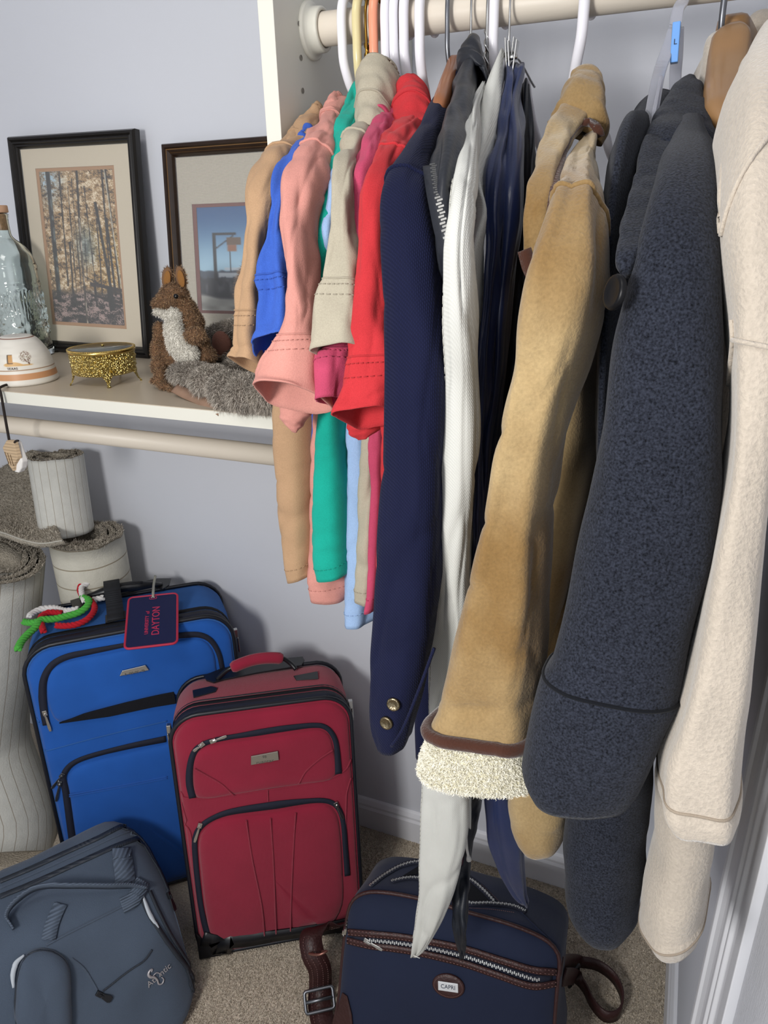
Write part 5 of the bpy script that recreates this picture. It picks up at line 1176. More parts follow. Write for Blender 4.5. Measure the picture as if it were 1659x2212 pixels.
# draped sheet beside the rolls, pile side up
dr = thing('carpet_remnant', 'loose carpet remnant draped pile side up between the wall and the rolls', 'carpet', (-1.40, 1.10, .7))
rows = [[(-120, 1080, 1.16), (-60, 1046, 1.17), (0, 1012, 1.17), (45, 985, 1.165), (70, 972, 1.155), (90, 985, 1.13)],
        [(-120, 1100, 1.12), (-60, 1075, 1.13), (0, 1050, 1.13), (40, 1035, 1.13), (66, 1040, 1.12), (86, 1050, 1.10)],
        [(-120, 1118, 1.08), (-60, 1112, 1.08), (0, 1100, 1.08), (40, 1098, 1.08), (70, 1100, 1.07), (100, 1105, 1.05)],
        [(-120, 1128, 1.03), (-60, 1130, 1.03), (0, 1128, 1.03), (45, 1135, 1.03), (80, 1142, 1.02), (120, 1140, 1.01)],
        [(-120, 1136, .99), (-60, 1140, .98), (0, 1147, .975), (50, 1164, .965), (90, 1172, .96), (135, 1166, .955)]]
G = np.array([catmull([aty(*q) for q in r], 40) for r in rows]); G = np.array([catmull(G[:, j], 40) for j in range(40)]).transpose(1, 0, 2)
V = G.reshape(-1, 3); Fc = grid_faces(40, 40, False); nrm = np.cross(V[Fc[0][1]]-V[Fc[0][0]], V[Fc[0][3]]-V[Fc[0][0]])
if nrm[2] < 0: Fc = [f[::-1] for f in Fc]
solid(obj('sheet', V, Fc, M_pilec, dr), .012)
fur('pile', V, Fc, dr, M_fur, 16000, .0065, .0012, .2, pilecol, 31, .6)
V, Fc = sweep(G[-1]+np.array([0, -.002, -.001]), .0016, 6); obj('binding', V, Fc, M_back, dr)
rC = thing('carpet_roll', 'smallest carpet roll standing on top of the other rolls', 'carpet roll', (-1.12, 1.0, .77))
c0, c1 = aty(140, 1144, 1.065), aty(115, 982, 1.08); k = .064
V, top = carpet_roll(rC, [c0+np.array([0, 0, -.004]), (c0+c1)/2, c1+np.array([0, 0, -.002])], k, 1.75, .011, M_strC, seed=5, gap=.006); tufts(rC, V, top, 1500, .0035, 6)
rA = thing('carpet_roll', 'tall carpet roll with upright backing lines at the left edge beside blue case', 'carpet roll', (-1.30, .86, 0))
V, top = carpet_roll(rA, [aty(30, 1905, .80)*np.array([1, 1, 0])+np.array([-.02, 0, 0.0]), aty(6, 1780, .84), aty(-50, 1600, .89), aty(-40, 1400, .915), aty(-30, 1205, .94)], .118, 3.0, .013, M_strV, seed=7); tufts(rA, V, top, 3500, .008, 8)
V, Fc = join([boxv(aty(10+i*3.5, 1734-i*1.2+(i % 3), .765)+np.array([0, -.012, 0]), (.002, .001, .0035)) for i in range(6)]); 

# ------------------------------------------------------------------ suitcases
M_bluef = mat('blue_nylon', '#1c56a8', rough=.75, kind='weave', scale=420, bump=.35, var=.07, vscale=14, spec=.25, dist=.0006, sheen=.15)
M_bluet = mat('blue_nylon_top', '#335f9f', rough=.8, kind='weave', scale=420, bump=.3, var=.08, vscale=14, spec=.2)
M_redf = mat('red_nylon', '#98203a', rough=.8, kind='weave', scale=300, bump=.6, cvar=.12, var=.08, vscale=12, spec=.22, dist=.0008, sheen=.2)
M_piping = mat('black_piping', '#15171f', rough=.4, spec=.5)
M_navyzip = mat('zip_tape_navy', '#14182a', rough=.75, kind='lines', scale=300, bump=.3)
def rrect(w, h, r, n=9):
    out = []
    for cx, cy, a0 in ((w-r, h-r, 0), (r, h-r, 90), (r, r, 180), (w-r, r, 270)):
        for i in range(n): a = math.radians(a0+90*i/(n-1)); out.append((cx+r*math.cos(a), cy+r*math.sin(a)))
    return out
class Case:
    def __init__(s, root, o, yaw, lean, w, h, d, m_, mtop, r=.05):
        s.o = np.array(o); s.u = np.array([math.cos(yaw), math.sin(yaw), 0]); nb = np.array([-math.sin(yaw), math.cos(yaw), 0])
        s.up = np.array([0, 0, math.cos(lean)])+nb*math.sin(lean); s.bk = nb*math.cos(lean)-np.array([0, 0, math.sin(lean)]); s.w, s.h, s.d, s.r = w, h, d, r; s.root = root
        n = 36; K = []
        for dep, ins in ((.012, .012), (.006, .006), (.0, .0035), (.004, .0), (.02, -.001), (d*.5, -.003), (d-.03, -.001), (d-.012, .003), (d-.003, .012), (d, .03)):
            K.append([s.P(a, b, -dep) for a, b in [(ins+x*(w-2*ins)/w, ins+y*(h-2*ins)/h) for x, y in rrect(w, h, r)]])
        V = np.array(K).reshape(-1, 3); Fc = grid_faces(len(K), n)
        s.body = obj('shell', V, Fc+[tuple(range((len(K)-1)*n, len(K)*n)), tuple(range(n))[::-1]], mtop, root)
        B = [s.P(.004+x*(w-.008)/w, .004+y*(h-.008)/h, .0) for x, y in rrect(w, h, r)]; c = np.mean(B, axis=0); V = []
        for sc, z in ((1, -.004), (1, .001), (.97, .005), (.9, .007), (.6, .008)): V += [c+(b-c)*sc-s.bk*z for b in B]
        V.append(c-s.bk*.008); Fc = grid_faces(5, n)+[(4*n+j, 4*n+(j+1) % n, 5*n) for j in range(n)]
        s.front = obj('front_panel', V, Fc, m_, root); s.hf = Hit(V, Fc)
        s.tp = Hit([s.P(a, h+.003, -b) for a, b in ((-.3, -.2), (w+.3, -.2), (w+.3, d+.2), (-.3, d+.2))], [(0, 1, 2, 3)])
    def P(s, a, b, c=0): return s.o+s.u*a+s.up*b-s.bk*c      # c > 0 comes forward
    def ring(s, dep, out, r, m_, name):
        P = [s.P(-out+x*(s.w+2*out)/s.w, -out+y*(s.h+2*out)/s.h, -dep) for x, y in rrect(s.w, s.h, s.r+out)]
        P = catmull(P, 150, True); V, Fc = sweep(P, r, 8, True); return obj(name, V, Fc, m_, s.root)
    def band(s, dep, width, m_, name, out=.0018):
        P = [s.P(-out+x*(s.w+2*out)/s.w, -out+y*(s.h+2*out)/s.h, -dep) for x, y in rrect(s.w, s.h, s.r+out)]
        P = catmull(P, 150, True); V, Fc = strip(P, s.bk, width, .0022, True); return obj(name, V, Fc, m_, s.root)
def rivet(h, px, py, parent, r=.0045):
    p, n = h.at(px, py, .0); button(parent, p, n, r, M_steel, 'rivet', th=.0022)
def wheel(c, ax, parent):
    V, Fc = sweep([c-ax*.011, c+ax*.011], .020, 24); bevel(obj('wheel', V, Fc, M_blackpl, parent), .003)

bs = thing('suitcase', 'royal blue upright suitcase with a tricolour rope and luggage tag, against the wall', 'suitcase', (-1.0266, .748, 0))
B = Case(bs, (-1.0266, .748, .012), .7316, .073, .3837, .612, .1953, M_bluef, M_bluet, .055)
B.ring(.004, .002, .0045, M_piping, 'piping'); B.band(.022, .026, M_navyzip, 'zip_band'); B.band(.046, .014, M_black, 'zip_band'); B.ring(B.d-.012, .001, .004, M_piping, 'piping')
h = B.hf
tape(h, [(101, 1565), (96, 1540), (92, 1500), (95, 1465), (112, 1436), (142, 1419), (190, 1408), (236, 1399), (338, 1380), (422, 1370), (452, 1380), (471, 1408), (480, 1446)], [.013, .014, .012, .012, .010, .008, .009, .012, .010, .009], .002, M_navyzip, bs, 'pocket_zip', off=.002, k=90)
dome(h, [(126, 1558), (104, 1520), (100, 1480), (108, 1450), (140, 1430), (236, 1410), (338, 1390), (420, 1379), (445, 1386), (462, 1410), (468, 1450), (474, 1500), (360, 1500), (270, 1520), (190, 1540)], .007, M_bluef, bs, 'upper_pocket')
plate(h, [(128, 1559), (180, 1538), (270, 1514), (375, 1490), (380, 1516), (330, 1524), (236, 1544)], .006, M_black, bs, 'pocket_gusset', off=.002)
tape(h, [(159, 1830), (152, 1780), (142, 1709), (137, 1676), (152, 1652), (186, 1635), (270, 1613), (358, 1595)], [.014, .013, .012, .010, .010, .012, .014], .002, M_navyzip, bs, 'pocket_zip', off=.002, k=70)
dome(h, [(175, 1900), (163, 1810), (149, 1710), (146, 1680), (160, 1662), (190, 1648), (270, 1628), (358, 1608), (400, 1600), (430, 1900)], .008, M_bluef, bs, 'lower_pocket')
for pts in ([(88, 1625), (220, 1590), (361, 1557)], [(72, 1555), (85, 1562), (102, 1566)]): cordon(h, pts, .0012, M_bluet, bs, 'seam', off=.0006)
# hl = Hit(*(lambda o: ([tuple(np.array(v.co)+parent_loc(bs)) for v in o.data.vertices], [tuple(p.vertices) for p in o.data.polygons]))(bs.children[-3]))
for dy in (0, 4): cordon(h, [(150, 1711+dy), (250, 1693+dy), (361, 1672+dy)], .0012, M_bluef, bs, 'seam', off=.0085)
plate(h, [(258, 1455), (322, 1442), (314, 1431), (264, 1443)], .004, M_steel, bs, 'logo_plate', off=.0075, label='small metal logo plate'); PLT = bpy.context.scene.collection.objects[-1]
p, n = h.at(291, 1447, .0125); V, Fc = text_mesh('S · OO OC · TS', .0055, np.stack([B.u, B.up, -B.bk], axis=1), p, depth=.0002)
obj('plate_marks', V, Fc, mat('engraved', '#55534c', rough=.5), PLT, smooth=False, label='worn engraved letters')
zip_pull(h, (98, 1538), (110, 1577), bs); zip_pull(h, (134, 1672), (102, 1711), bs); zip_pull(h, (130, 1690), (124, 1728), bs)
p = B.P(B.w+.009, .555, -.025); V, Fc = join([boxv(p, (.008, .010, .018), np.stack([B.u, B.bk, B.up], axis=1)), boxv(p-B.up*.028+B.u*.003, (.003, .007, .034), np.stack([B.u, B.bk, B.up], axis=1))]); bevel(obj('zip_pull', V, Fc, M_steel, bs, smooth=False), .001)
t = B.tp
plate(t, [(152, 1300), (156, 1313), (172, 1316), (186, 1306), (240, 1290), (330, 1270), (352, 1275), (366, 1266), (370, 1252), (340, 1252), (230, 1276)], .003, M_blackpl, bs, 'handle_plate')
plate(t, [(228, 1348), (272, 1338), (272, 1322), (228, 1332)], .003, M_blackpl, bs, 'strap_anchor'); plate(t, [(343, 1292), (382, 1287), (386, 1300), (345, 1304)], .002, M_blackpl, bs, 'handle_tab')
for q in ((168, 1304), (354, 1271), (355, 1299)): rivet(t, *q, bs)
gp = [t.at(178, 1300, .004)[0], t.at(190, 1302, .012)[0], t.at(212, 1300, .018)[0], t.at(265, 1290, .022)[0], t.at(318, 1280, .018)[0], t.at(338, 1274, .012)[0], t.at(348, 1266, .004)[0]]
V, Fc = sweep(catmull(gp, 50), np.interp(np.linspace(0, 1, 50), [0, .2, .3, .7, .8, 1], [.005, .007, .0105, .0105, .007, .005]), 14); obj('handle_grip', V, Fc, M_blackpl, bs)
for k in (-1, 0, 1):
    g2 = [q+B.bk*(-.004+.004*k)+B.up*(.0098-.0012*abs(k)) for q in catmull(gp, 50)[14:37]]; V, Fc = sweep(g2, .0011, 6); obj('grip_rib', V, Fc, M_blackpl, bs)
M_web = mat('black_webbing', '#191b21', rough=.8, kind='lines', scale=150, bump=.6, dist=.001, cvar=.2)
sp_ = [t.at(243, 1276, .014)[0]+B.bk*.012, t.at(246, 1286, .034)[0], t.at(248, 1304, .034)[0]-B.bk*.004, t.at(250, 1322, .016)[0], t.at(251, 1344, .006)[0]]
V, Fc = strip(catmull(sp_, 30), B.u, .032, .0022); obj('webbing_strap', V, Fc, M_web, bs)
for a in (.05, B.w-.05): wheel(B.P(a, .006, -.15), B.u, bs)
for a in (.06, B.w-.06): V, Fc = boxv(B.P(a, -.002, -.03), (.03, .02, .016), np.stack([B.u, B.bk, B.up], axis=1)); bevel(obj('foot', V, Fc, M_blackpl, bs, smooth=False), .003)

# rope with three colours
def rope(path, r, m_, parent, name, turns=90):
    P = catmull(path, 120); d = np.concatenate([[0], np.cumsum(np.linalg.norm(np.diff(P, axis=0), axis=1))]); T = np.gradient(P, axis=0); parts = []
    for s in range(3):
        q = []
        for i in range(len(P)):
            t_ = unit(T[i]); a = unit(np.cross(t_, [.1, .2, 1])); b = np.cross(t_, a); an = d[i]*turns*2*math.pi/1.0*.45+s*2.094; q.append(P[i]+(a*math.cos(an)+b*math.sin(an))*r*.52)
        parts.append(sweep(q, r*.60, 8))
    V, Fc = join(parts); return obj(name, V, Fc, m_, parent)
rp = thing('rope', 'knotted green, red and white rope tied to the blue suitcase handle', 'rope', B.P(.08, .61, 0))
tq = lambda L, z=.010: [t.at(a, b, z+dz)[0] for a, b, dz in L]
rope(tq([(40, 1409, -.004), (48, 1396, -.001), (61, 1383, .001), (83, 1366, .004), (90, 1357, .007)])+tq([(118, 1349, .002), (145, 1343, .002), (172, 1337, .004), (190, 1329, .008), (196, 1318, .012), (182, 1311, .012)]), .0066, cloth('green_rope', '#4fa845', bump=.6), rp, 'green_strand')
rope(tq([(54, 1353, .0), (70, 1358, .003), (88, 1358, .006)]), .0062, cloth('green_rope', '#4fa845'), rp, 'green_strand')
rope(tq([(96, 1374, 0), (92, 1360, .001), (92, 1346, .004), (108, 1337, .004), (135, 1335, .001)]), .0058, cloth('red_rope', '#b3202c', bump=.6), rp, 'red_strand')
rope(tq([(123, 1361, 0), (145, 1362, 0), (170, 1358, .0), (194, 1347, .002), (207, 1328, .004), (198, 1312, .006), (184, 1308, .010), (177, 1297, .016), (183, 1290, .022)]), .0058, cloth('red_rope', '#b3202c'), rp, 'red_strand')
rope(tq([(64, 1341, 0), (78, 1331, 0), (92, 1326, .001), (119, 1324, .001), (145, 1330, .001), (172, 1328, .003)]), .0060, cloth('white_rope', '#d9d6d4', bump=.6), rp, 'white_strand')
rope(tq([(186, 1318, .01), (181, 1304, .016), (183, 1295, .02), (196, 1290, .022)]), .0054, cloth('white_rope', '#d9d6d4'), rp, 'white_strand')
rope(tq([(204, 1308, .003), (214, 1306, .003), (226, 1303, .003)]), .0060, cloth('white_rope', '#d9d6d4'), rp, 'white_strand')

# luggage tag
lt_ = thing('luggage_tag', 'navy luggage tag with red border and lettering hanging on the blue suitcase', 'luggage tag', t.at(333, 1290, .01)[0])
A0 = t.at(333, 1298, .012)[0]; A1 = h.at(326, 1391, .012)[0]; A0 = A0+unit(CAM-A0)*.050; A1 = A1+unit(CAM-A1)*.046; vt = unit(A0-A1); ut = unit(B.u-vt*np.dot(B.u, vt)); nt_ = np.cross(ut, vt)
c = (A0+A1)/2; HH = np.linalg.norm(A0-A1); WW = HH*.66
def tagring(w, hh, r, z): return [c+ut*(x-w/2)+vt*(y-hh/2)+nt_*z for x, y in rrect(w, hh, r)]
V = tagring(WW*.97, HH*.97, .008, -.0012)+tagring(WW*.97, HH*.97, .008, .0012); k = 36
obj('tag_body', V, [(j, (j+1) % k, k+(j+1) % k, k+j) for j in range(k)]+[tuple(range(k))[::-1], tuple(range(k, 2*k))], mat('navy_vinyl', '#131a44', rough=.55), lt_, smooth=False)
V, Fc = sweep(catmull(tagring(WW, HH, .009, 0), 100, True), .0024, 8, True); obj('border', V, Fc, mat('red_edging', '#b02744', rough=.6), lt_, label='red edging')
Rt = np.stack([vt, -ut, nt_], axis=1); M_tagred = mat('tag_lettering', '#b83054', rough=.6)
V, Fc = text_mesh('DAYTON', .0205, Rt, c+ut*.0075-vt*.004+nt_*.0014, xs=.93); obj('lettering', V, Fc, M_tagred, lt_, smooth=False)
V, Fc = text_mesh('UNIVERSITY', .0098, Rt, c-ut*.0095-vt*.014+nt_*.0014, xs=.98); obj('lettering', V, Fc, M_tagred, lt_, smooth=False)
V, Fc = text_mesh('of', .0098, Rt, c-ut*.0085+vt*.021+nt_*.0014); obj('lettering', V, Fc, M_tagred, lt_, smooth=False)
V, Fc = sweep(catmull([c+ut*x+vt*(HH/2-y)+nt_*.0014 for x, y in ((-.006, .006), (.006, .006), (.007, .0085), (.006, .011), (-.006, .011), (-.007, .0085))], 40, True), .0006, 6, True); obj('slot_rim', V, Fc, M_tagred, lt_)
V, Fc = join([ellipsoid(c+ut*x+vt*(HH/2-.0075)+nt_*.0018, (.0016, .0016, .0012)) for x in (-.0022, .0022)]); obj('snap', V, Fc, M_steel, lt_)
V, Fc = sweep(catmull([c+vt*(HH/2-.0075)+nt_*.002, A0+vt*.006+nt_*.004, t.at(336, 1282, .024)[0], t.at(340, 1272, .030)[0]], 24), .0028, 8); obj('tag_loop', V, Fc, mat('clear_loop', '#b7b6a8', rough=.3, trans=.4), lt_)

rs_ = thing('suitcase', 'red upright suitcase with black piping standing in the middle of the floor', 'suitcase', (-.7242, .7566, 0))
Rr = Case(rs_, (-.7242, .7566, .010), .5777, .1161, .3229, .5275, .1575, M_redf, M_redf, .05)
Rr.ring(.004, .002, .0042, M_piping, 'piping'); Rr.band(.020, .022, M_navyzip, 'zip_band'); Rr.band(.041, .010, M_black, 'zip_band'); Rr.ring(.052, .0012, .0022, M_piping, 'piping'); Rr.ring(Rr.d-.010, .001, .004, M_piping, 'piping')
h = Rr.hf; t = Rr.tp
tape(h, [(416, 1722), (409, 1689), (412, 1645), (424, 1617), (455, 1600), (535, 1585), (633, 1570), (690, 1566), (711, 1576), (725, 1603), (731, 1670)], [.012, .012, .010, .009, .009, .012, .012, .010, .009, .010, .013], .002, M_navyzip, rs_, 'pocket_zip', off=.002, k=90)
dome(h, [(426, 1722), (416, 1680), (418, 1640), (436, 1616), (496, 1602), (610, 1587), (684, 1575), (706, 1582), (717, 1603), (724, 1676), (660, 1692), (590, 1702), (500, 1716)], .006, M_redf, rs_, 'upper_pocket')
for pts in ([(421, 1656), (450, 1672), (480, 1690), (505, 1714)], [(718, 1616), (690, 1635), (660, 1662), (645, 1688)], [(578, 1702), (579, 1730)], [(384, 1715), (400, 1722), (430, 1724), (500, 1716), (660, 1692), (720, 1678), (748, 1660), (757, 1640)],
            [(382, 1740), (398, 1775), (412, 1800), (422, 1900), (440, 1990)], [(757, 1680), (748, 1720), (748, 1880)]): cordon(h, pts, .0013, M_redf, rs_, 'seam', off=.0012 if pts[0][0] in (578, 384, 382, 757) else .0068)
tape(h, [(452, 2028), (440, 1985), (431, 1933), (421, 1830), (424, 1800), (438, 1780), (466, 1763), (500, 1752), (578, 1740), (665, 1729), (706, 1729), (728, 1741), (740, 1770), (746, 1836), (750, 1890)], [.012, .010, .010, .010, .010, .014, .016, .010, .009, .010, .011], .002, M_navyzip, rs_, 'pocket_zip', off=.002, k=100)
lowp = [(460, 2030), (446, 1980), (434, 1880), (430, 1815), (444, 1790), (480, 1768), (578, 1756), (665, 1740), (704, 1737), (724, 1752), (734, 1790), (740, 1880), (738, 1960), (700, 2012), (640, 2025), (540, 2040)]
dome(h, lowp, .008, M_redf, rs_, 'lower_pocket')
for pts in ([(532, 1766), (545, 1850), (565, 1950), (571, 2014)], [(584, 1762), (590, 1850), (594, 1950), (596, 2010)], [(638, 1750), (632, 1850), (628, 1950), (627, 2004)]): cordon(h, pts, .0014, M_redf, rs_, 'pleat_seam', off=.0085)
tape(h, [(432, 2048), (470, 2054), (520, 2052), (600, 2042), (700, 2028), (782, 2014)], [.034, .030, .028, .028, .030, .034], .004, M_blackpl, rs_, 'base_guard', off=.004)
V = []; 
for a0, sgn in ((0, 1), (Rr.w, -1)):
    q = [(a0+sgn*x, y) for x, y in ((-.003, -.003), (.055, -.003), (.046, .010), (.020, .022), (.010, .045), (-.003, .062))]
    Vv = [Rr.P(x, y, .004) for x, y in q]+[Rr.P(x, y, -.03) for x, y in q]; kk = 6
    bevel(obj('corner_guard', Vv, [(j, (j+1) % kk, kk+(j+1) % kk, kk+j) for j in range(kk)]+[tuple(range(kk))[::-1], tuple(range(kk, 2*kk))], M_blackpl, rs_, smooth=False), .002)
plate(h, [(542, 1646), (602, 1635), (600, 1616), (542, 1627)], .003, mat('nickel_plate', '#a8a49c', rough=.3, metal=.9), rs_, 'logo_plate', off=.0075, label='small metal logo plate'); PLT = bpy.context.scene.collection.objects[-1]
Rm = np.stack([Rr.u, Rr.up, -Rr.bk], axis=1); p, n = h.at(571, 1628, .0108); V, Fc = text_mesh('98', .0075, Rm, p, depth=.0002); obj('plate_marks', V, Fc, mat('engraved', '#55534c'), PLT, smooth=False)
p, n = h.at(572, 1638, .0108); V, Fc = text_mesh('ruantar', .0085, Rm, p, depth=.0002, xs=1.25); obj('plate_marks', V, Fc, mat('engraved', '#55534c'), PLT, smooth=False)
zip_pull(h, (436, 1606), (418, 1620), rs_); zip_pull(h, (460, 1598), (490, 1587), rs_); zip_pull(h, (432, 1780), (421, 1816), rs_); zip_pull(h, (726, 1735), (741, 1766), rs_)
for a, sg in ((0, -1), (Rr.w, 1)):
    p = Rr.P(a+sg*.004, .50, -.02); V, Fc = join([boxv(p, (.008, .010, .016), np.stack([Rr.u, Rr.bk, Rr.up], axis=1)), boxv(p-Rr.up*.022+Rr.u*sg*.003, (.003, .007, .026), np.stack([Rr.u, Rr.bk, Rr.up], axis=1))]); bevel(obj('zip_pull', V, Fc, M_steel, rs_, smooth=False), .001)
plate(t, [(440, 1462), (446, 1472), (462, 1477), (482, 1471), (560, 1455), (640, 1442), (652, 1440), (658, 1428), (654, 1421), (600, 1426), (480, 1446)], .003, M_blackpl, rs_, 'handle_plate')
plate(t, [(416, 1493), (456, 1484), (470, 1488), (466, 1496), (418, 1509)], .002, M_blackpl, rs_, 'handle_tab'); plate(t, [(634, 1462), (686, 1452), (688, 1468), (640, 1471)], .002, M_blackpl, rs_, 'handle_tab')
for q in ((453, 1462), (645, 1430), (455, 1493), (652, 1463)): rivet(t, *q, rs_)
gp = [t.at(470, 1470, .003)[0], t.at(482, 1470, .014)[0], t.at(500, 1470, .026)[0], t.at(556, 1460, .036)[0], t.at(612, 1450, .028)[0], t.at(628, 1448, .016)[0], t.at(640, 1450, .004)[0]]
gg = catmull(gp, 60); V, Fc = sweep(gg, .0045, 10); obj('handle_core', V, Fc, M_blackpl, rs_)
V, Fc = sweep(gg[13:48], np.interp(np.linspace(0, 1, 35), [0, .06, .94, 1], [.0085, .0115, .0115, .0085]), 14); obj('handle_grip', V, Fc, M_redf, rs_)
V, Fc = sweep([q+Rr.up*.0115-Rr.bk*.003 for q in gg[15:46]], .0011, 6); obj('grip_seam', V, Fc, M_redf, rs_)
for a in (.05, Rr.w-.05): wheel(Rr.P(a, .008, -.12), Rr.u, rs_)
for a in (.05, Rr.w-.05): V, Fc = boxv(Rr.P(a, -.001, -.02), (.026, .018, .016), np.stack([Rr.u, Rr.bk, Rr.up], axis=1)); bevel(obj('foot', V, Fc, M_blackpl, rs_, smooth=False), .003)

# ------------------------------------------------------------------ dark duffel, lens haze mixed into its colour
M_slate = mat('hazed_nylon', '#4c5767', rough=.8, bump=.35, scale=700, var=.08, vscale=9, spec=.2, sheen=.15)  # lens haze mixed into fabric and webbing colour; the bag itself is darker
M_hazedw = mat('hazed_webbing', '#535e6e', rough=.8, kind='lines', scale=110, bump=.7, dist=.0015, cvar=.2, stretch=(1, 1, 1))
df = thing('duffel_bag', 'dark slate soft travel bag with web handles in the lower left corner', 'bag', (-.86, .55, 0))
du, dn = np.array([.53, .848, 0]), np.array([.848, -.53, 0])
dp = np.array([(-1.17, 0, 0), (-1.195, .04, 0), (-1.205, .14, 0), (-1.207, .235, 0), (-1.192, .272, 0), (-1.155, .280, 0), (-1.08, .268, 0), (-1.025, .246, 0), (-.985, .195, 0), (-.945, .120, 0), (-.912, .045, 0), (-.905, .012, 0), (-.93, 0, 0), (-1.05, 0, 0)])
DPf = catmull(dp, 90, True)[:, :2]; cen = np.array([-1.05, .11]); V = []; S_ = list(np.linspace(-.50, .15, 60))+[.165, .18, .193, .205, .214, .220, .2225]
for s in S_:
    q = 0 if s <= .15 else (s-.15)/.0726; f = math.sqrt(max(0, 1-q**2.4*.55)) if q else 1
    for i, (a, b) in enumerate(DPf):
        sag = .006*vnoise(np.array(i/90), np.array((s+.5)/.75), 3, 9, 7)+.003*vnoise(np.array(i/90), np.array((s+.5)/.75), 8, 22, 20)
        aa, bb_ = cen[0]+(a-cen[0])*f, cen[1]+(b-cen[1])*f
        if b < .015: bb_ = min(bb_, b+.0+.02*q)
        top = smoothstep(.1, .25, b)
        drop = -.03*smoothstep(-.1, .22, s)*top*0
        d = unit([a-cen[0], b-cen[1]]); aa += d[0]*sag*(b > .02); bb_ += d[1]*sag*(b > .02)+drop
        V.append(dn*aa+du*s+np.array([0, 0, max(bb_, 0.0)]))
Fc = grid_faces(len(S_), 90); nL = len(V); V = np.array(V); V = np.vstack([V, V[-90:].mean(0)[None], V[:90].mean(0)[None]]); Fc += [((len(S_)-1)*90+(j+1) % 90, (len(S_)-1)*90+j, nL) for j in range(90)]+[(j, (j+1) % 90, nL+1) for j in range(90)]
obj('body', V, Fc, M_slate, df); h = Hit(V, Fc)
M_slatezip = mat('slate_zip', '#2a303a', rough=.6, kind='lines', scale=300, bump=.4)
for pts, w in (([(0, 1905), (60, 1880), (130, 1848), (210, 1812), (280, 1778), (320, 1772), (352, 1800), (375, 1850), (392, 1920)], .010), ([(0, 1938), (80, 1905), (180, 1860), (260, 1825), (330, 1805), (352, 1820), (372, 1880), (390, 1950)], .010)):
    tape(h, pts, w, .002, M_slatezip, df, 'zip_tape', off=.0015, k=80)
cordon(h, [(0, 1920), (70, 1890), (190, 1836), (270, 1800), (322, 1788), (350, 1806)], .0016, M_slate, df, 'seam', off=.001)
tape(h, [(303, 1932), (318, 1968), (345, 2012), (375, 2055), (405, 2095), (430, 2138)], .008, .002, M_slatezip, df, 'zip_tape', off=.0025, k=60)
tape(h, [(322, 1925), (340, 1965), (362, 2010), (392, 2060), (420, 2105), (434, 2140)], .006, .002, M_slatezip, df, 'zip_tape', off=.0025, k=60)
tape(h, [(305, 1930), (312, 1950), (322, 1975), (340, 2004)], [.002, .006, .007, .002], .0015, mat('pale_lining', '#b9c0c8', rough=.8), df, 'lining', off=.004, k=30, label='pale lining showing in the open zip')
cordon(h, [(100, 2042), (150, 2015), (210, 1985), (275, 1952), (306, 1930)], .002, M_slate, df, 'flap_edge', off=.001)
cordon(h, [(328, 2051), (310, 2075), (285, 2092), (260, 2110), (238, 2128), (222, 2140)], .0016, M_slatezip, df, 'pocket_zip', off=.0015)
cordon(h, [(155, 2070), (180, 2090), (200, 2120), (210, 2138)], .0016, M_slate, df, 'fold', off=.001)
tape(h, [(262, 1835), (264, 1860), (268, 1885), (270, 1912)], .034, .003, M_hazedw, df, 'handle_loop', off=.004, k=30)
tape(h, [(278, 1840), (280, 1862), (284, 1890), (286, 1912)], .002, .003, M_hazedw, df, 'seam', off=.004, k=20)
tape(h, [(105, 2030), (112, 2000), (122, 1975), (132, 1955)], .022, .003, M_hazedw, df, 'handle_loop', off=.004, k=30)
hp = [h.at(310, 1922, .004)[0], h.at(280, 1918, .012)[0], h.at(230, 1928, .030)[0], h.at(160, 1940, .040)[0], h.at(90, 1950, .040)[0], h.at(40, 1972, .030)[0], h.at(20, 1990, .015)[0], h.at(30, 2010, .006)[0]]
V, Fc = strip(catmull(hp, 60), unit(dn*.5+np.array([0, 0, .85])), .026, .003); obj('carry_handle', V, Fc, M_hazedw, df)
tape(h, [(306, 1905), (298, 1925), (285, 1945), (262, 1958)], .026, .003, M_hazedw, df, 'handle_anchor', off=.005, k=24)
zip_pull(h, (214, 2146), (240, 2158), df, M_blackpl, .012); zip_pull(h, (362, 1935), (384, 1966), df, M_blackpl, .012)
p1_, n_ = h.at(360, 2090, .0015); p0_, _ = h.at(325, 2122, .0015); tdir = unit(p1_-p0_); nrm = unit(n_); tup = np.cross(nrm, tdir); RL = np.stack([tdir, tup, nrm], axis=1); M_logo = mat('logo_silver', '#b9b5b8', rough=.4, metal=.5)
V, Fc = text_mesh('Atl  ntic', .0150, RL, (p0_+p1_)/2+nrm*.0005, xs=.95); obj('lettering', V, Fc, M_logo, df, smooth=False)
cL = (p0_+p1_)/2-tdir*.004+nrm*.0014; sh_ = [(-.004, .016), (-.001, .019), (-.006, .020), (-.010, .016), (-.009, .010), (-.004, .004), (-.002, -.004), (-.003, -.012), (.002, -.016), (.007, -.012), (.006, -.006)]
V, Fc = sweep(catmull([cL+tdir*a+tup*b for a, b in sh_], 50), np.interp(np.linspace(0, 1, 50), [0, .3, .5, 1], [.0012, .0026, .0018, .0009]), 8); obj('seahorse_emblem', V, Fc, M_logo, df)
V, Fc = sweep(catmull([cL+tdir*a+tup*b for a, b in ((-.004, .008), (.002, .008), (.006, .002), (.004, -.003))], 24), .0010, 6); obj('emblem_fin', V, Fc, M_logo, df)
sp2 = thing('shoulder_pad', 'padded slate shoulder strap end lying over the soft bag, lower left', 'strap', (-.75, .45, .12))
dome(h, [(36, 2212), (32, 2150), (40, 2090), (60, 2058), (95, 2048), (130, 2060), (148, 2085), (152, 2140), (148, 2230), (100, 2260)], .022, M_slate, sp2, 'pad', off=.006, pw=4)
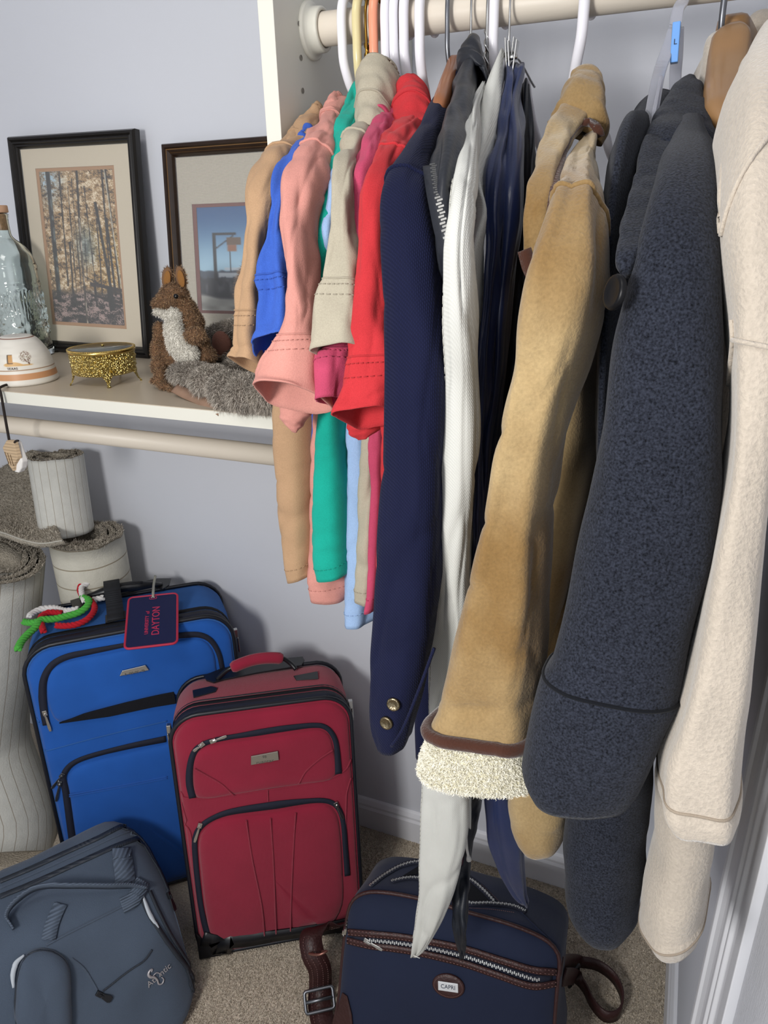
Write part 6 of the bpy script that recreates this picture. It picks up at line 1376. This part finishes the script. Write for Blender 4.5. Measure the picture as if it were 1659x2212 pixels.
cordon(h, [(36, 2205), (33, 2150), (42, 2095), (62, 2062), (95, 2052), (128, 2064), (144, 2088), (148, 2140), (145, 2210)], .0022, M_slatezip, sp2, 'pad_edge', off=.010)
tape(h, [(28, 2130), (27, 2105), (34, 2080), (52, 2062)], [.003, .007, .008, .003], .002, mat('pale_lining', '#b9c0c8'), sp2, 'lining', off=.010, k=24)
zip_pull(h, (80, 2100), (88, 2126), sp2, M_blackpl, .010)

# ------------------------------------------------------------------ navy shoulder bag
M_navyb = mat('navy_canvas', '#172039', rough=.7, kind='weave', scale=450, bump=.3, var=.10, vscale=9, spec=.3, sheen=.1)
M_brownl = mat('brown_leather', '#38201f', rough=.45, bump=.25, scale=220, kind='voronoi', var=.12, vscale=30, spec=.4)
M_pinkth = mat('brown_thread', '#8d6a66', rough=.9)
M_zip2 = mat('bright_zip_teeth', '#d2d2d0', rough=.4, metal=.8)
bg = thing('shoulder_bag', 'navy shoulder bag with brown leather trim and zips on the carpet at the front', 'bag', (-.25, .78, 0))
P1_, P2_, P3_ = atz(770, 1938, .285), atz(1184, 2037, .285), atz(722, 2330, .004); nb_ = unit(np.cross(P2_-P1_, P3_-P1_)); nb_ = nb_ if nb_[1] < 0 else -nb_
outl = [(722, 2325), (733, 2140), (743, 2032), (753, 1964), (770, 1939), (808, 1929), (902, 1943), (1020, 1976), (1114, 2004), (1184, 2037), (1207, 2070), (1204, 2126), (1197, 2212), (1190, 2345), (960, 2338)]
O = [on_plane(a, b, P1_, nb_) for a, b in outl]; O = catmull(O, 110, True); O[:, 2] = np.maximum(O[:, 2], .002); cO = O.mean(0); back = np.array([-.02, 1, -.26]); V = []
ringsB = [(.72, -.016, 0), (.88, -.012, 0), (.965, -.004, 0), (1.0, .004, 0), (1.022, .022, .2), (1.05, .05, 1.0), (1.05, .085, 1.6), (1.02, .112, 1.2), (.93, .130, .4), (.7, .138, 0)]
for sc, d, dz in ringsB:
    dz = -dz*.35; sc = min(sc, 1.012)
    for i, q in enumerate(O):
        v = cO+(q-cO)*sc+unit(back)*d; hgt = smoothstep(.10, .27, q[2]); v[2] = max(v[2]+dz*.012*hgt, .001)
        v += -unit(back)*.006*vnoise(np.array(i/110), np.array(sc*.9), 12, 9, 8)*(d < 0); V.append(v)
nK = len(ringsB); Fc = grid_faces(nK, 110); V = np.array(V); L0 = len(V); V = np.vstack([V, V[:110].mean(0)[None], V[-110:].mean(0)[None]]); Fc += [((j+1) % 110, j, L0) for j in range(110)]+[((nK-1)*110+j, (nK-1)*110+(j+1) % 110, L0+1) for j in range(110)]
obj('body', V, Fc, M_navyb, bg); h = Hit(V, Fc)
V2, F2 = sweep(O+unit(back)*.003, .0034, 8, True); obj('piping', V2, F2, M_brownl, bg)
band_u = [(754, 2012), (800, 2016), (850, 2020), (905, 2028), (1000, 2047), (1080, 2072), (1150, 2093), (1200, 2098)]; band_l = [(752, 2030), (800, 2041), (850, 2047), (905, 2056), (1000, 2079), (1080, 2106), (1150, 2128), (1199, 2122)]
tape(h, band_u, .0105, .002, M_brownl, bg, 'leather_band', off=.003, k=70); tape(h, band_l, .0105, .002, M_brownl, bg, 'leather_band', off=.003, k=70)
tape(h, [(762, 2022), (800, 2029), (850, 2034), (905, 2042), (1000, 2063), (1080, 2089), (1150, 2112), (1190, 2112)], .010, .0012, M_navyzip, bg, 'zip_tape', off=.0018, k=70)
zipper(h, [(790, 2028), (850, 2034), (905, 2042), (1000, 2063), (1080, 2089), (1150, 2112), (1166, 2114)], bg, .006, M_zip2, off=.003, k=60)
zip_pull(h, (796, 2031), (828, 2050), bg)
def stitches(h, pts, parent, m_, off, n):
    P, _ = h.path(pts, n*2, off); V, Fc = join([sweep([P[2*i], P[2*i+1]], .00045, 4) for i in range(n)]); return obj('stitching', V, Fc, m_, parent, kind='stuff')
for b, dy in ((band_u, -4), (band_u, 4), (band_l, -4), (band_l, 4)): stitches(h, [(x, y+dy) for x, y in b], bg, M_pinkth, .0046, 60)
oc, on = h.at(969, 2128, .001); r1, _ = h.at(1003, 2133, .001); uo = unit(r1-oc); on = unit(on); vo = np.cross(on, uo); V = []
for rr, z in ((1, 0), (1, .002), (.94, .0032), (.5, .0032)):
    V += [oc+uo*.0265*rr*math.cos(a)+vo*.0185*rr*math.sin(a)+on*z for a in np.linspace(0, 2*math.pi, 48, endpoint=False)]
obj('badge', V, grid_faces(4, 48)+[tuple(range(144, 192))], M_brownl, bg, label='oval brown leather badge')
st_ = [oc+uo*.0232*math.cos(a)+vo*.0155*math.sin(a)+on*.0036 for a in np.linspace(0, 2*math.pi, 120, endpoint=False)]; V, Fc = join([sweep([st_[2*i], st_[2*i+1]], .0004, 4) for i in range(60)]); obj('stitching', V, Fc, M_pinkth, bg, kind='stuff')
V, Fc = boxv(oc+on*.0042, (.0330, .0140, .0018), np.stack([uo, vo, on], axis=1)); bevel(obj('name_plate', V, Fc, mat('polished_plate', '#d5d6d8', rough=.35, metal=.3), bg, smooth=False), .0014, 3)
V, Fc = text_mesh('CAPRI', .0088, np.stack([uo, vo, on], axis=1), oc+on*.0052, depth=.0002); obj('lettering', V, Fc, mat('dark_print', '#1d2740'), bg, smooth=False)
plate(h, [(722, 2240), (730, 2190), (742, 2142), (752, 2150), (762, 2190), (766, 2240)], .0022, M_brownl, bg, 'corner_patch', off=.002)
bz = [(800, 1916), (832, 1892), (868, 1872), (905, 1864), (960, 1878), (1012, 1900), (1045, 1927), (1066, 1950)]; fz = [(846, 1906), (880, 1899), (905, 1900), (960, 1925), (1008, 1952), (1060, 1954), (1110, 1960), (1136, 1972)]
for z_ in (bz, fz): tape(h, z_, .012, .0015, M_navyzip, bg, 'zip_tape', off=.002, k=60); zipper(h, z_, bg, .0055, M_zip2, off=.0035, k=60)
plate(h, [(1014, 1906), (1040, 1930), (1060, 1950), (1012, 1950), (985, 1935), (960, 1915), (905, 1890), (870, 1894), (905, 1872), (960, 1884)], .0012, M_black, bg, 'opening', off=.0012, bw=.0004)
stitches(h, [(1010, 1962), (1060, 1965), (1110, 1972)], bg, M_pinkth, .001, 24); stitches(h, [(1040, 1912), (1062, 1932), (1082, 1952)], bg, M_pinkth, .001, 16)
zip_pull(h, (729, 2010), (716, 2022), bg); zipper(h, [(740, 1990), (728, 2012)], bg, .006)
cordon(h, [(1203, 2122), (1210, 2080), (1190, 2036), (1150, 1995), (1120, 1965)], .0016, M_navyb, bg, 'seam', off=.0)
# leather strap, both ends
sl = [aty(735, 1996, .885), aty(712, 2006, .85), aty(690, 2004, .835), aty(672, 2022, .81), aty(676, 2060, .79), aty(690, 2090, .785), aty(692, 2130, .78)]
sl2 = [np.array(q) for q in sl]+[atz(690, 2168, .012), atz(700, 2215, .006), atz(720, 2260, .006)]
V, Fc = strip(catmull(sl2, 60), unit([.84, .52, .12]), .042, .004); obj('strap', V, Fc, M_brownl, bg)
for o_ in (-.014, -.005, .005, .014):
    q = catmull(sl2, 120)+unit([.80, .55, 0])*o_+np.array([.0016, -.0026, .0008]); V, Fc = join([sweep([q[2*i], q[2*i+1]], .00045, 4) for i in range(60)]); obj('stitching', V, Fc, M_pinkth, bg, kind='stuff')
def buckle(c, R, w, hh, r, parent, m_=M_greymetal, name='buckle'):
    P = [c+R[:, 0]*(x-w/2)+R[:, 1]*(y-hh/2) for x, y in rrect(w, hh, .004, 5)]; V, Fc = sweep(catmull(P, 60, True), r, 8, True); o = obj(name, V, Fc, m_, parent)
    V, Fc = sweep([c-R[:, 0]*w/2, c+R[:, 0]*w/2], r, 8); obj(name+'_bar', V, Fc, m_, parent); return o
ex = unit([.80, .55, 0]); ey = unit(np.cross(ex, unit([.2, -.6, .7]))); 
cbk = atz(690, 2160, .016); buckle(cbk+unit(CAM-cbk)*.014, np.stack([ex, ey if ey[2] > 0 else -ey, ex], axis=1), .052, .034, .0032, bg)
V, Fc = sweep(catmull([aty(668, 2060, .780), aty(690, 2062, .772), aty(706, 2055, .782), aty(690, 2056, .80)], 40, True), .0022, 8, True); obj('strap_keeper', V, Fc, mat('copper_wire', '#9c6f63', rough=.35, metal=.7), bg)
lr = [h.at(1212, 2088, .0)[0], aty(1222, 2080, .93), atz(1250, 2078, .035), atz(1290, 2085, .035), atz(1326, 2112, .030), atz(1344, 2152, .026), atz(1336, 2190, .022), atz(1308, 2196, .020), atz(1280, 2168, .020), atz(1262, 2132, .024), atz(1245, 2112, .03), h.at(1215, 2110, .002)[0]]
V, Fc = strip(catmull(lr, 90), np.array([0, 0, 1.0]), .028, .0035); obj('strap', V, Fc, M_brownl, bg)
for q in ((1240, 2108), (1228, 2092)):
    c = atz(q[0], q[1], .04); buckle(c, np.stack([unit([.4, .9, 0]), np.array([0, 0, 1.0]), unit([.9, -.4, 0])], axis=1), .030, .036, .0026, bg, M_blackpl)

# ------------------------------------------------------------------ pile on the carpet where the floor shows
def floor_tufts():
    rs = np.random.RandomState(77); quads = []
    quads.append([np.array([-.80, .56, 0]), np.array([WX, .56, 0]), np.array([WX, WY, 0]), np.array([-.80, WY, 0])])
    V, Fc = [], []
    for q in quads: n = len(V); V += q; Fc.append(tuple(range(n, n+len(q))))
    V = np.array(V); Fc = [f if np.cross(V[f[1]]-V[f[0]], V[f[2]]-V[f[1]])[2] > 0 else f[::-1] for f in Fc]
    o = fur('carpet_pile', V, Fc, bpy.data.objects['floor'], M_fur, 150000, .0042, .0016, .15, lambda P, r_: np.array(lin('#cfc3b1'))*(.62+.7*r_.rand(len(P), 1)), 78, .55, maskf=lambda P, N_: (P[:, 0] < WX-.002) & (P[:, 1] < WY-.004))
floor_tufts()
fur('pile', np.vstack([PC.P.reshape(-1, 3)]), [f[::-1] for f in grid_faces(PC.k, PC.n)], PC.o, M_fur, 30000, .0026, .0008, .05, lambda P, r_: np.array(lin('#f3efe0'))*(.88+.2*r_.rand(len(P), 1)), 79, .7, curl=.8, rootk=.86)
hcr = Hit(CRS.P.reshape(-1, 3), [f[::-1] for f in grid_faces(CRS.k, CRS.n)])
for pts in ([(1583, 690), (1585, 735), (1581, 780), (1576, 830)], [(1585, 734), (1620, 742), (1659, 750)], [(1656, 300), (1630, 335), (1600, 388), (1575, 450), (1560, 508)]):
    cordon(hcr, pts, .0014, M_cream, CRS.o, 'seam', off=.0008)
